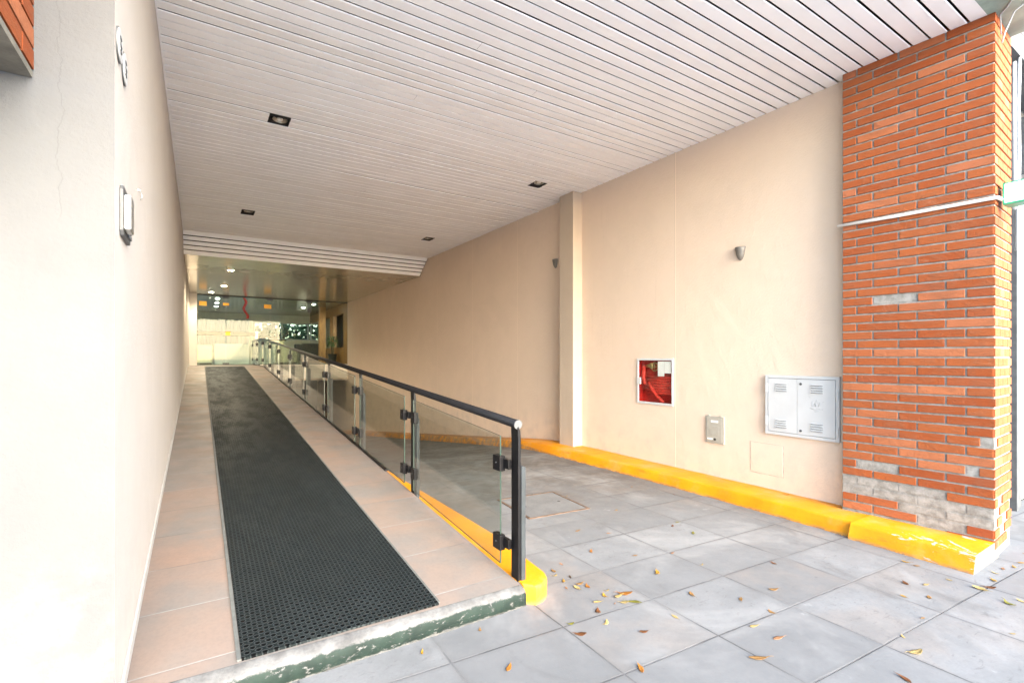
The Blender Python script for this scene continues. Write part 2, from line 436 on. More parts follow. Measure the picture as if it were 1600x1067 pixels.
# ---------------------------------------------------------------- mesh helpers
class MB:
    def __init__(s):
        s.v, s.f, s.mi, s.sm, s.tone, s.mats = [], [], [], [], [], []
        s.cur, s.smooth, s.ct = 0, False, (.5, .5, .5)
    def use(s, mat):
        if mat not in s.mats: s.mats.append(mat)
        s.cur = s.mats.index(mat)
        return s
    def face(s, idx):
        s.f.append(tuple(idx)); s.mi.append(s.cur); s.sm.append(s.smooth); s.tone.append(s.ct)
    def add(s, vs, fs):
        b = len(s.v)
        s.v += [tuple(p) for p in vs]
        for f in fs: s.face([b + i for i in f])
        return s
    def box(s, x0, x1, y0, y1, z0, z1, tf=None):
        vs = [(x, y, z) for z in (z0, z1) for y in (y0, y1) for x in (x0, x1)]
        if tf: vs = [tf(*p) for p in vs]
        return s.add(vs, [(0, 2, 3, 1), (4, 5, 7, 6), (0, 1, 5, 4), (2, 6, 7, 3), (0, 4, 6, 2), (1, 3, 7, 5)])
    def prism(s, poly, a, b, plane='xz'):
        """extrude a 2D outline from a to b along the remaining axis"""
        n = len(poly)
        def P(p, t):
            if plane == 'xz': return (p[0], t, p[1])
            if plane == 'yz': return (t, p[0], p[1])
            return (p[0], p[1], t)
        vs = [P(p, a) for p in poly] + [P(p, b) for p in poly]
        fs = [tuple(range(n - 1, -1, -1)), tuple(range(n, 2 * n))]
        fs += [(i, (i + 1) % n, n + (i + 1) % n, n + i) for i in range(n)]
        return s.add(vs, fs)
    def loft(s, rings, cap=True, closed=True):
        n = len(rings[0]); b = len(s.v)
        for r in rings: s.v += [tuple(p) for p in r]
        for i in range(len(rings) - 1):
            for j in range(n if closed else n - 1):
                k = (j + 1) % n
                s.face([b + i * n + j, b + i * n + k, b + (i + 1) * n + k, b + (i + 1) * n + j])
        if cap and closed:
            s.face([b + j for j in range(n - 1, -1, -1)])
            s.face([b + (len(rings) - 1) * n + j for j in range(n)])
        return s
    def tube(s, pts, r, n=12, cap=True, smooth=True):
        pts = [Vector(p) for p in pts]
        rr = r if hasattr(r, '__len__') else [r] * len(pts)
        rings, up = [], None
        for i, p in enumerate(pts):
            d = (pts[min(i + 1, len(pts) - 1)] - pts[max(i - 1, 0)]).normalized()
            if up is None:
                up = Vector((0, 0, 1)) if abs(d.z) < .9 else Vector((1, 0, 0))
            a = d.cross(up).normalized(); c = a.cross(d).normalized(); up = c
            rings.append([p + (a * math.cos(t) + c * math.sin(t)) * rr[i] for t in [2 * math.pi * k / n for k in range(n)]])
        o = s.smooth; s.smooth = smooth
        s.loft(rings, cap)
        s.smooth = o
        return s
    def disc(s, c, axis, r, h, n=24, r2=None):
        axis = Vector(axis).normalized()
        c = Vector(c)
        u = axis.orthogonal().normalized(); w = axis.cross(u)
        r2 = r if r2 is None else r2
        ring = lambda q, rad: [q + (u * math.cos(t) + w * math.sin(t)) * rad for t in [2 * math.pi * k / n for k in range(n)]]
        return s.loft([ring(c, r), ring(c + axis * h, r2)])
    def build(s, name, mat=None, parent=None, bevel=0, tone=False, seg=2):
        me = bpy.data.meshes.new(name)
        me.from_pydata(s.v, [], s.f)
        if mat is not None and not s.mats:
            me.materials.append(mat)
        else:
            for m in s.mats: me.materials.append(m)
            me.polygons.foreach_set('material_index', s.mi)
        me.polygons.foreach_set('use_smooth', s.sm)
        if tone:
            ca = me.color_attributes.new('tone', 'FLOAT_COLOR', 'CORNER')
            dat = []
            for p, t in zip(me.polygons, s.tone):
                dat += [t[0], t[1], t[2], 1.0] * p.loop_total
            ca.data.foreach_set('color', dat)
        me.update()
        bm = bmesh.new(); bm.from_mesh(me)
        bmesh.ops.recalc_face_normals(bm, faces=bm.faces)
        bm.to_mesh(me); bm.free()
        o = bpy.data.objects.new(name, me)
        C.objects.link(o)
        if parent: o.parent = parent
        if bevel:
            b = o.modifiers.new('bevel', 'BEVEL')
            b.width = bevel; b.segments = seg; b.limit_method = 'ANGLE'; b.angle_limit = R(40)
        return o

def tag(o, label, cat, group=None, kind=None):
    if label: o['label'] = label
    if cat: o['category'] = cat
    if group: o['group'] = group
    if kind: o['kind'] = kind
    return o

def thing(name, label, cat, group=None, loc=(0, 0, 0)):
    o = bpy.data.objects.new(name, None)
    o.empty_display_size = .1
    C.objects.link(o)
    o.location = loc
    return tag(o, label, cat, group)

def twin(o, loc, label, rot=None):
    """copy a thing and its parts and sub-parts"""
    c = o.copy(); C.objects.link(c); c.location = loc; c['label'] = label
    if rot is not None: c.rotation_euler = rot
    for ch in list(o.children):
        d = ch.copy(); C.objects.link(d); d.parent = c
        for gch in list(ch.children):
            e = gch.copy(); C.objects.link(e); e.parent = d
    return c

XL, XR, ZC = -.265, 5.03, 4.05        # passage walls and ceiling
YD = 20.1                             # glass entrance

def drive_z(y):
    if y < 5.9: return 0.0
    t = y - 5.9
    return -.113 * (t * t / 2.4 if t < 1.2 else t - .6)
def ramp_z(y):
    return .12 + .0783 * (min(y, 16.45) - 2.52)

# ================================================================= ground and street
def seam(x): return 1.111 - .067 * (x - 3.08)
g_ = MB().use(M['slab'])
g_.prism([(-60, -3.2), (60, -3.2), (60, 1.46), (5.033, 1.46), (5.033, seam(5.033) - .003), (-.303, seam(-.3) - .003), (-.303, 2.4), (-60, 2.4)], -.25, 0, 'xy')
tag(g_.build('pavement'), None, None, kind='structure')
g_ = MB().use(M['bounce_road'])
g_.box(-300, 300, -300, -3.203, -.4, -.13)
tag(g_.build('road'), None, None, kind='structure')
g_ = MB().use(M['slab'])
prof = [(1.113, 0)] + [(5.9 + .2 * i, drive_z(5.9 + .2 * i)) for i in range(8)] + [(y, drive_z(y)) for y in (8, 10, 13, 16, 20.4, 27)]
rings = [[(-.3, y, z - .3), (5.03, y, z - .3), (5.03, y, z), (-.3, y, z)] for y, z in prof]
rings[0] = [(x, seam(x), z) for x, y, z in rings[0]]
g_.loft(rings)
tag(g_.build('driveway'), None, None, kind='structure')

# manhole cover in the driveway
mh = thing('manhole_cover', 'square concrete manhole cover with rusty steel rim set in the driveway', 'manhole cover', loc=(2.951, 4.05, 0))
mh.rotation_euler = (0, 0, R(-5))
q = .345
m = MB()
m.box(-q, q, -q, -q + .022, .001, .006).box(-q, q, q - .022, q, .001, .006).box(-q, -q + .022, -q + .022, q - .022, .001, .006).box(q - .022, q, -q + .022, q - .022, .001, .006)
m.build('steel_frame', plain('rusty_steel', (.12, .075, .05), .7, .3, .4, 20), mh)
m = MB().box(-q + .027, q - .027, -q + .027, q - .027, .001, .005)
g = G('cover_concrete')
cc = g.mix(g.ramp(g.noise(4, 7, .7), .3, .7), (.095, .095, .093), (.14, .14, .137))
g.out(g.mix(g.ma('MULTIPLY', g.ramp(g.noise(40, 5, .7), .5, .7), .4), cc, (.08, .07, .06)), .8, 0, g.bump(g.noise(50, 5, .7), .4, .005))
m.build('concrete_lid', g.m, mh)
for dx in (-.2, .2):
    m = MB().disc((dx, 0, .004), (0, 0, 1), .016, .0022, 12)
    m.build('lifting_socket', M['void'], mh)

# ================================================================= entrance ramp
rp = thing('entrance_ramp', 'long entrance ramp paved in pinkish stone tiles with a worn green painted step', 'ramp')
m = MB().use(M['tile'])
m.add([(XL, 2.54, .1215), (1.65, 2.49, .1175), (1.65, 16.45, ramp_z(16.45)), (XL, 16.45, ramp_z(16.45)),
       (XL, YD + .05, ramp_z(17)), (1.65, YD + .05, ramp_z(17)),
       (XL, 2.54, -.2), (1.65, 2.49, -.2), (1.65, YD + .05, -2.2), (XL, YD + .05, -2.2), (1.65, 16.45, -2.2), (XL, 16.45, -2.2)],
      [(0, 1, 2, 3), (3, 2, 5, 4)])
m.use(M['plaster_pil'])
m.add([(1.65, 2.49, .1175), (1.65, 16.45, ramp_z(16.45)), (1.65, YD + .05, ramp_z(17)), (1.65, 2.49, -.2), (1.65, 16.45, -2.2), (1.65, YD + .05, -2.2)],
      [(0, 1, 4, 3), (1, 2, 5, 4)])
m.build('tile_surface', None, rp)
m = MB()
N = 60
rows = [(0.0, -.02), (0.0, .07), (.004, .083), (.02, .098), (.072, .1195), (.09, .117)]
rings = []
for i in range(N + 1):
    t = i / N
    x = XL + t * (1.664 - XL)
    y0 = 2.462 - .014 * t
    jit = [random.uniform(-.004, .004) for _ in rows]
    rings.append([(x, y0 + (a + jit[k] if k else a), b + (jit[k] * .7 if 1 < k < 4 else 0)) for k, (a, b) in enumerate(rows)] + [(x, y0 + .09, -.02)])
m.smooth = True
m.loft(rings)
m.build('step_nosing', M['step'], rp)
# thin dark steel strip along the open side of the ramp, the glass rail is bolted to it
m = MB()
m.add([(1.635, 5.0, ramp_z(5.0) + .001), (1.665, 5.0, ramp_z(5.0) + .001), (1.665, 5.0, ramp_z(5) + .02), (1.635, 5.0, ramp_z(5) + .02),
       (1.635, 16.45, ramp_z(16.45) + .001), (1.665, 16.45, ramp_z(16.45) + .001), (1.665, 16.45, ramp_z(17) + .02), (1.635, 16.45, ramp_z(17) + .02),
       (1.635, YD - .1, ramp_z(17) + .001), (1.665, YD - .1, ramp_z(17) + .001), (1.665, YD - .1, ramp_z(17) + .02), (1.635, YD - .1, ramp_z(17) + .02)],
      [(0, 1, 5, 4), (1, 2, 6, 5), (2, 3, 7, 6), (3, 0, 4, 7), (4, 5, 9, 8), (5, 6, 10, 9), (6, 7, 11, 10), (7, 4, 8, 11), (0, 3, 2, 1), (8, 9, 10, 11)])
m.build('steel_strip', M['black'], rp)
# pale edging either side of the mat
GROUT = plain('pale_grout', (.09, .095, .09), .8, 0, .15, 20)
for x0, x1 in ((.146, .164), (1.128, 1.142)):
    m = MB()
    m.add([(x0, 2.54, ramp_z(2.54) + .001), (x1, 2.54, ramp_z(2.54) + .001), (x1, 16.45, ramp_z(17) + .001), (x0, 16.45, ramp_z(17) + .001),
           (x0, 2.54, ramp_z(2.54) + .009), (x1, 2.54, ramp_z(2.54) + .009), (x1, 16.45, ramp_z(17) + .009), (x0, 16.45, ramp_z(17) + .009)],
          [(4, 5, 6, 7), (0, 4, 7, 3), (1, 2, 6, 5), (0, 1, 5, 4), (3, 7, 6, 2)])
    m.build('mat_edging', GROUT, rp)

m = MB()
x0, x1 = .166, 1.126
za, zb = ramp_z(2.545), ramp_z(17)
m.add([(x0, 2.534, za + .002), (x1, 2.518, za + .002), (x1, 16.44, zb + .002), (x0, 16.44, zb + .002),
       (x0, 2.534, za + .012), (x1, 2.518, za + .012), (x1, 16.44, zb + .012), (x0, 16.44, zb + .012)],
      [(4, 5, 6, 7), (0, 4, 7, 3), (1, 2, 6, 5), (0, 1, 5, 4), (3, 7, 6, 2), (0, 3, 2, 1)])
tag(m.build('rubber_mat', M['rubber']), 'long black rubber ring mat running up the middle of the ramp', 'mat')

# ================================================================= left wall
lw = thing('facade_wall', 'white plastered wall at the left, turning into the passage beside the ramp', 'wall')
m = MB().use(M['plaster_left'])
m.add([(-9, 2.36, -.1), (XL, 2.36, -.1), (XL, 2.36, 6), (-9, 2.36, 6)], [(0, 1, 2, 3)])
m.use(M['plaster_hall'])
m.add([(XL, 2.36, -.1), (XL, 19.9, -.1), (XL, 19.9, 4.4), (XL, 2.36, 4.4), (XL, 2.36, 6), (XL, 19.9, 6)], [(0, 1, 2, 3), (3, 2, 5, 4)])
m.add([(-9, 2.36, 6), (XL, 2.36, 6), (XL, 19.9, 6), (-9, 19.9, 6), (-9, 2.36, -.1), (-9, 19.9, -.1), (XL, 19.9, -.1)], [(0, 1, 2, 3), (4, 0, 3, 5), (5, 3, 2, 6)])
m.build('plaster_body', None, lw)
m = MB()
rings = []
for y in (2.50, 8, 16.45, 19.9):
    z = ramp_z(y)
    rings.append([(XL + .0008, y, z + .001), (XL + .010, y, z + .001), (XL + .010, y, z + .062), (XL + .004, y, z + .07), (XL + .0008, y, z + .07)])
m.loft(rings)
m.build('skirting', plain('skirting_grey', (.40, .39, .37), .6, 0, .08), lw)
m = MB()
m.box(XL + .001, XL + .013, 2.37, 11.86, ZC - .012, ZC - .002)
m.build('ceiling_trim', M['slat'], lw)

# house number plates: two round plates on the passage side
for (yc, zc, lab) in ((2.44, 2.715, 'upper round white house number plate with dark rim on the left passage wall'),
                      (2.60, 2.70, 'lower round white house number plate overlapping the other one')):
    t = thing('number_plate', lab, 'house number plate', loc=(XL, yc, zc))
    m = MB(); m.disc((.001, 0, 0), (1, 0, 0), .066, .005, 40); m.build('rim', M['frame_dark'], t)
    m = MB(); m.disc((.0062, .003, 0), (1, 0, 0), .062, .003, 40); m.build('plate', M['white_metal'], t)
    m = MB()
    m.tube([(.0095, .016, .024), (.0095, -.016, .028), (.0095, -.018, .0), (.0095, .016, -.003), (.0095, .014, -.028), (.0095, -.018, -.026)], .003, 6)
    m.build('numeral', M['frame_dark'], t)

# intercom panel
ic = thing('intercom', 'metal door intercom with a hood and keypad on the left wall edge', 'intercom', loc=(XL, 2.60, 2.085))
ic.scale = (.62, .74, .74)
m = MB(); m.prism([(-.15, -.135), (.15, -.135), (.17, -.10), (.17, .10), (.15, .135), (-.15, .135), (-.17, .11), (-.17, -.11)], .001, .022, 'yz')
m.build('back_plate', M['alu'], ic, bevel=.003)
m = MB(); m.box(.0225, .062, -.165, -.02, -.105, .085); m.build('speaker_box', M['steel'], ic, bevel=.008)
m = MB(); m.box(.0225, .030, .0, .15, .025, .115); m.build('name_panel', M['reflector'], ic, bevel=.002)
m = MB()
for r_ in range(4):
    for c_ in range(3):
        m.box(.0225, .032, .012 + c_ * .048, .048 + c_ * .048, -.11 + r_ * .031, -.088 + r_ * .031)
m.build('keypad', M['frame_dark'], ic, bevel=.002)

# small hook above the intercom
m = MB(); m.disc((XL, 3.18, 2.36), (1, 0, 0), .007, .012, 12)
m.tube([(XL + .012, 3.18, 2.36), (XL + .018, 3.18, 2.33), (XL + .012, 3.18, 2.31)], .003, 8)
tag(m.build('wall_hook', M['steel']), 'tiny metal hook high on the left passage wall above the intercom', 'hook')

# brick planter jutting from the facade, top left
pl = thing('brick_planter', 'brick clad planter box with mortar soffit jutting from the white wall, top left', 'planter')
px, pz, py0 = -.487, 2.49, 1.2
m = MB().use(M['concrete']).box(-4, px - .012, py0 + .012, 2.358, pz, 3.6)
m.box(-4, px - .004, py0 + .004, 2.357, pz - .012, pz + .012)
m.build('core', None, pl)
m = MB().use(M['brick'])
for k in range(15):
    z0 = pz + .017 + k * .0753
    off = (.0 if k % 2 else .15)
    y = 2.356
    first = .29 - off
    while y > py0:
        L = min(first, y - py0); first = .29
        if L > .03:
            m.ct = (random.random(), random.random(), random.random())
            m.box(px - .09, px, y - L + .012, y, z0, z0 + .063)
        y -= L
    x = px - .1
    while x > -4:
        m.ct = (random.random(), random.random(), random.random())
        m.box(x - .28, x, py0, py0 + .09, z0, z0 + .063)
        x -= .292
m.build('brick_facing', None, pl, tone=True)

# ================================================================= right wall
rw = thing('passage_wall', 'long peach plastered wall along the right of the driveway', 'wall')
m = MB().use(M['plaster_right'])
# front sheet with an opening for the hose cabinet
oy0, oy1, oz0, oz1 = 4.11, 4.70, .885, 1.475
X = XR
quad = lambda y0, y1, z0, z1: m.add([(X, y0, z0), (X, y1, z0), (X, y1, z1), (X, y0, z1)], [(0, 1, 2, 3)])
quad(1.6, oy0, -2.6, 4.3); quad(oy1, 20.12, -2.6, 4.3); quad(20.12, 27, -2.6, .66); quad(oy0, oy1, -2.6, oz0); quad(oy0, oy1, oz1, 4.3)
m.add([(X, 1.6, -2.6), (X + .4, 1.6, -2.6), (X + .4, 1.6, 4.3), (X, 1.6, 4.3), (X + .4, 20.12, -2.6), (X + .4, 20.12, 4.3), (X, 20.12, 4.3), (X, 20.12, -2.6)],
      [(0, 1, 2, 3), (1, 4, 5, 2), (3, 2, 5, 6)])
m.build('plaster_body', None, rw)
pt = MB()
pt.box(XR - .0035, XR + .01, 2.737, 3.084, .272, .587)
pt.build('access_panel', M['plaster_right'], rw, bevel=.001)
pt = MB()
for (a, b, c, d) in ((2.728, 2.7345, .264, .592), (3.0865, 3.090, .28, .592), (2.7345, 3.0865, .5895, .592), (2.728, 3.0865, .264, .2685)):
    pt.box(XR - .0012, XR + .01, a, b, c, d)
pt.build('panel_gap', plain('gap_shadow', (.40, .36, .32), .9, 0, .3), rw)
m = MB(); m.box(4.85, XR + .002, 5.85, 6.19, -.2, 4.047)
tag(m.build('pilaster', M['plaster_pil'], bevel=.006), 'square peach plastered pilaster standing out from the right wall', 'pilaster')

# ================================================================= yellow kerbs
def kerb(name, label, y0, y1, xo, mat, step=.12, endcap=None, zt=.12):
    m = MB().use(M[mat])
    ys, y = [], y0
    while y < y1:
        ys.append(y); y += step
    ys.append(y1)
    rings = []
    for y in ys:
        x = xo(y) + random.uniform(-.0035, .0035)
        z = drive_z(y) + zt + random.uniform(-.002, .002)
        zb = drive_z(y) - .03
        rings.append([(XR + .02, y, zb), (x - .052, y, zb), (x - .046, y, drive_z(y)), (x - .006, y, z - .018), (x + .002, y, z - .006), (x + .014, y, z), (XR + .02, y, z + .003)])
    m.smooth = True
    m.loft(rings, cap=False)
    m.smooth = False
    m.use(M[endcap or mat])
    m.add(rings[0], [tuple(range(7))]); m.add(rings[-1], [tuple(range(6, -1, -1))])
    o = m.build(name, None)
    e = o.modifiers.new('split', 'EDGE_SPLIT'); e.split_angle = R(38)
    return tag(o, label, 'kerb')
def kx(y):
    return 4.615 + (.03 * math.sin((y - 2) * .9) if y < 6 else 0.03 * math.sin(3.6) + min(.12, (y - 6) * .05))
kerb('wall_kerb', 'yellow painted kerb along the foot of the right wall, following it downhill', 1.93, 20.0, kx, 'yellow')
kerb('kerb_block', 'chipped yellow kerb end block at the foot of the brick pillar', 1.14, 1.925, lambda y: 4.545 + .03 * (y - 1.14), 'yellow_chip', .08, 'concrete', .124)

# rounded kerb beside the ramp
m = MB()
def prof_ring(pts, z): return [(x, y, z) for x, y in pts]
outl = [(1.652, 20.0), (1.652, 2.60), (1.664, 2.47)]
for a in range(0, 91, 10):
    outl.append((1.72 + .165 * math.sin(R(a)), 2.59 - .165 * math.cos(R(a))))
outl += [(1.915, 2.9), (1.945, 3.3), (1.95, 4.2), (1.95, 20.0)]
n = len(outl)
def shrink(p, d):
    x, y = p
    return (min(x, 1.95 - d) if x > 1.8 and y > 2.9 else (x - d * (x > 1.7)), y + d * (y < 2.75 and x > 1.66))
# cut the outline in slices along Y so that it can follow the falling driveway
rg = [[(x, y, -.04) for x, y in outl], [(x, y, .102) for x, y in outl], [(*shrink(p, .006), .116) for p in outl], [(*shrink(p, .02), .122) for p in outl]]
b = len(m.v)
m.smooth = True
m.loft([[p for p in r] for r in rg], cap=False)
m.smooth = False
m.face([b + 3 * n + i for i in range(n)])
ob = m.build('ramp_kerb', M['yellow'])
e = ob.modifiers.new('split', 'EDGE_SPLIT'); e.split_angle = R(40)
tag(ob, 'bright yellow kerb with rounded end beside the ramp, under the glass railing', 'kerb')

# ================================================================= brick pillar
bp = thing('brick_pillar', 'orange brick pillar at the street end of the right wall, its foot worn grey', 'pillar')
AX = -.0556
FX, FY = 4.968, 1.135                    # street corner of the inner face
ang = math.atan(.0556)
def face_tf(s, d, z):                    # s along the inner face from the street corner, d outwards
    return (FX - s * math.sin(ang) - d * math.cos(ang), FY + s * math.cos(ang) - d * math.sin(ang), z)
LEN, DEP, CH = 1.006, .54, .0753
Z0 = 1.4965 - 19 * CH - .0
nc = int((ZC + .02 - Z0) / CH) + 1
A = [(0, .285), (.285, .59), (.59, .892), (.892, LEN)]
B = [(.012, .165), (.165, .465), (.465, .77), (.77, LEN)]
gone = set()
for k, idx in ((12, (2,)), (11, (0,)), (14, (1, 2, 3)), (15, (0, 1, 2, 3)), (16, (0, 1)), (17, (1,)), (18, (1, 2, 3)), (-7, (2,)), (19, (2, 3))):
    for i in idx: gone.add((k, i))
m = MB().use(M['brick'])
mm = MB()
jr = .0105
mm.box(jr, LEN, -DEP + jr, -jr, -.05, ZC + .04, lambda s, d, z: face_tf(s, d, z))
for c in range(nc):
    k = 18 - c                              # course number below the eye-level joint
    z0 = Z0 + c * CH + .0075
    z1 = min(z0 + .0605, ZC + .035)
    if z1 - z0 < .01: continue
    row = A if k % 2 == 0 else B
    for i, (a, b) in enumerate(row):
        if (k, i) in gone:
            mm.box(a + .006, b - .006, -.03, -.0045 - random.random() * .004, z0 + .004, z1 - .002, face_tf)
            continue
        a2 = a + (.006 if i else 0)
        if k == 8 and i == 0: a2 = .085
        m.ct = (random.random(), random.random(), random.random())
        if (k, i) in ((11, 1), (10, 1), (9, 2), (17, 3), (3, 1)): m.ct = (1, .2, .95)
        if (k, i) in ((12, 0), (18, 0), (17, 0)): m.ct = (.1, .95, .1)
        j = random.uniform(-.0012, .0012)
        m.box(a2 + random.uniform(0, .002), b - .005 - random.uniform(0, .003), -.09, j, z0 + random.uniform(-.0008, .0008), z1 + random.uniform(-.0008, .0008), face_tf)
    # street face
    st = [(.0, .075), (.08, .235), (.235, .39), (.39, DEP)] if k % 2 == 0 else [(.0, .155), (.155, .31), (.31, .465), (.465, DEP)]
    for i, (a, b) in enumerate(st):
        if k >= 14 and (k + i) % 3 == 0: continue
        if k % 2 == 0 and i == 0: continue
        m.ct = (.6 + .4 * random.random(), random.random() * .8, random.random())
        lo = 0 if (i == 0) else a + .005
        m.box(.0015 if k % 2 else 0.0, .09, -b + .004, -lo if i else -.002, z0, z1, face_tf)
bo = m.build('brickwork', None, bp, tone=True, bevel=.0022, seg=1)
mm.build('mortar_core', M['mortar'], bp)

# white cable conduit across the pillar
zc = 2.672
m = MB().use(M['conduit'])
P = lambda s, d, z: Vector(face_tf(s, d, z))
m.tube([P(LEN + .03, .014, zc + .012), P(.6, .014, zc + .003), P(.05, .014, zc), P(.0, .014, zc), P(-.012, .006, zc), P(-.016, -.03, zc), P(-.016, -.075, zc)], .0125, 10)
tag(m.build('cable_conduit'), 'white cable conduit crossing the brick pillar to the green sign', 'conduit')

# projecting light-box sign on the street face
sg = thing('light_box_sign', 'glowing white light-box sign with green frame on the brick pillar, cut by the right edge', 'sign', loc=(5.11, .70, 2.71))
m = MB(); m.box(-.062, .062, -.40, .405, -.066, .072); m.build('light_panel', M['sign_white'], sg, bevel=.004)
m = MB()
m.box(-.068, .068, -.41, .415, -.083, -.0665).box(-.068, .068, -.41, .415, .0725, .081).box(-.068, .068, .4055, .416, -.0665, .0725).box(-.068, .068, -.416, -.4055, -.0665, .0725)
m.build('green_frame', M['sign_green'], sg, bevel=.002)

# ================================================================= cabinets on the right wall
hc = thing('hose_cabinet', 'recessed red fire hose cabinet with white frame and glass door in the peach wall', 'fire cabinet', loc=(XR, 4.405, 1.18))
w = .302
m = MB()
for a in ((-.012, .004, -w, -w + .028, -w, w), (-.012, .004, w - .028, w, -w, w), (-.012, .004, -w + .028, w - .028, -w, -w + .028), (-.012, .004, -w + .028, w - .028, w - .028, w)):
    m.box(*a)
m.build('frame', M['white_metal'], hc, bevel=.002)
m = MB()
i_ = .292
m.add([(.11, -i_, -i_), (.11, i_, -i_), (.11, i_, i_), (.11, -i_, i_), (.005, -i_, -i_), (.005, i_, -i_), (.005, i_, i_), (.005, -i_, i_)],
      [(0, 1, 2, 3), (0, 4, 5, 1), (1, 5, 6, 2), (2, 6, 7, 3), (3, 7, 4, 0)])
m.build('back_box', M['red_box'], hc)
m = MB(); m.box(-.006, -.003, -w + .029, w - .029, -w + .029, w - .029); m.build('glass_door', M['cabinet_glass'], hc)
m = MB(); m.box(-.02, -.0122, w - .075, w - .004, -.045, .045); m.build('latch_tab', M['white_metal'], hc, bevel=.002)
for zz in (-.20, .2):
    m = MB().box(-.02, -.0122, -w + .002, -w + .017, zz - .06, zz + .06)
    m.build('hinge', M['white_metal'], hc, bevel=.002)
m = MB()
for k in range(7):
    z = -.16 + k * .034
    m.tube([(.075 + .01 * (k % 2), -.25, z + .01), (.07, 0, z), (.075, .23, z + .012)], .018, 8)
m.tube([(.06, .16, -.02), (.045, .08, -.12), (.045, .0, -.2), (.05, -.1, -.27)], .024, 10)
m.tube([(.07, .245, .2), (.06, .25, .05), (.06, .22, -.05)], .028, 10)
m.build('hose', M['red_hose'], hc)
v = MB(); v.tube([(.1, .26, .19), (.07, .17, .2), (.055, .10, .2)], .022, 10); v.disc((.055, .10, .165), (0, 0, 1), .028, .07, 14)
vo_ = v.build('valve', M['brass'], hc)
v = MB()
pts = [(.03, .03 + .055 * math.cos(t), .19 + .055 * math.sin(t)) for t in [2 * math.pi * k / 18 for k in range(19)]]
v.tube(pts, .007, 8); v.tube([(.03, -.022, .19), (.03, .085, .19)], .005, 6); v.tube([(.03, .03, .138), (.03, .03, .245)], .005, 6); v.tube([(.03, .03, .19), (.055, .09, .2)], .008, 6)
v.build('hand_wheel', M['brass'], vo_)
for (a, b, c, d, lab) in ((-.155, -.05, .07, .262, 'taller white paper notice taped inside the hose cabinet glass'), (-.262, -.157, .11, .262, 'shorter white paper notice beside it, in the hose cabinet corner')):
    m = MB(); m.box(XR - .0022, XR - .0014, 4.405 + a, 4.405 + b, 1.18 + c, 1.18 + d)
    tag(m.build('paper_notice', M['paper']), lab, 'paper notice')

# grey letter / meter box
gb = thing('meter_box', 'small grey metal meter box low on the peach wall, stained', 'meter box', loc=(XR, 3.515, .66))
m = MB(); m.box(-.016, .004, -.12, .118, -.155, .155); m.build('frame', M['cab_grey'], gb, bevel=.003)
m = MB(); m.box(-.021, -.0165, -.098, .098, -.135, .137); m.build('door', M['cab_grey'], gb, bevel=.003)
m = MB(); m.box(-.0245, -.0215, -.062, .05, -.06, .045); m.build('raised_panel', M['cab_grey'], gb, bevel=.002)
m = MB(); m.box(-.0235, -.0215, -.05, .04, .085, .108); m.build('label_plate', M['paper'], gb)
m = MB(); m.disc((-.0215, -.01, -.107), (-1, 0, 0), .014, .004, 16); m.build('lock', M['void'], gb)
m = MB(); m.box(-.023, -.0215, .02, .09, -.115, -.10); m.build('slot_cover', M['paper'], gb)
for yl in (-.0725, .0725):
    m = MB(); m.box(-.024, .0, yl - .0125, yl + .0125, .1555, .166); m.build('lug', M['cab_grey'], gb)

# white double-door cabinet
wc = thing('utility_cabinet', 'white double door utility cabinet with louvres on the wall beside the brick pillar', 'cabinet', loc=(XR, 2.553, 1.008))
hw, hh = .353, .305
m = MB()
for a in ((-.030, .004, -hw, -hw + .03, -hh, hh), (-.030, .004, hw - .03, hw, -hh, hh), (-.030, .004, -hw + .03, hw - .03, -hh, -hh + .03), (-.030, .004, -hw + .03, hw - .03, hh - .03, hh)):
    m.box(*a)
m.build('frame', M['white_metal'], wc, bevel=.002)
m = MB(); m.box(-.014, .002, -hw + .028, hw - .028, -hh + .028, hh - .028); m.build('back_panel', M['frame_dark'], wc)
for s, (a, b) in (('far', (.030, hw - .034)), ('near', (-hw + .034, .026))):
    m = MB(); m.box(-.033, -.0145, a, b, -hh + .034, hh - .034)
    d = m.build('door', M['white_metal'], wc, bevel=.0015)
    cy = (a + b) / 2 + (.01 if s == 'far' else -.01)
    for zc_ in (.185, -.185):
        m = MB()
        for k in range(4):
            z = zc_ + (k - 1.5) * .023
            m.use(M['white_metal']).prism([(-.0335, z + .008), (-.046, z - .003), (-.0335, z - .004)], cy - .055, cy + .055, 'xz')
            m.use(M['frame_dark']).box(-.0345, -.0332, cy - .055, cy + .055, z - .009, z - .0045)
        m.build('louvre', None, d)
    if s == 'near':
        for z in (.225, -.235):
            m = MB().disc((-.0335, b - .035, z), (-1, 0, 0), .012, .004, 16)
            m.build('lock', M['alu'], d)
        m = MB()
        X_ = -.0342
        T = lambda pts: m.tube([(X_, cy + .04 - u_, .035 + w_) for u_, w_ in pts], .0014, 5)
        T([(0, .03), (-.004, -.02), (.008, -.022)]); T([(.014, .0), (.022, .012), (.03, -.02), (.014, -.015), (.022, .004)])
        T([(.036, .045), (.032, -.018), (.045, -.015)]); T([(.052, .02), (.055, -.02), (.068, .022), (.071, -.012)])
        T([(-.02, -.04), (.03, -.052), (.075, -.036)]); T([(.02, -.07), (.06, -.062)]); T([(.09, .025), (.108, .03)]); T([(.088, -.04), (.095, -.048)])
        T([(-.03, .07), (-.018, .06)])
        m.build('scribble', M['pencil'], d)
for y_, zz in ((hw - .016, .18), (hw - .016, -.16), (-hw + .016, .14), (-hw + .016, -.2)):
    m = MB().box(-.042, -.0335 + .003, y_ - .011, y_ + .011, zz - .05, zz + .035)
    m.build('hinge', M['white_metal'], wc, bevel=.002)

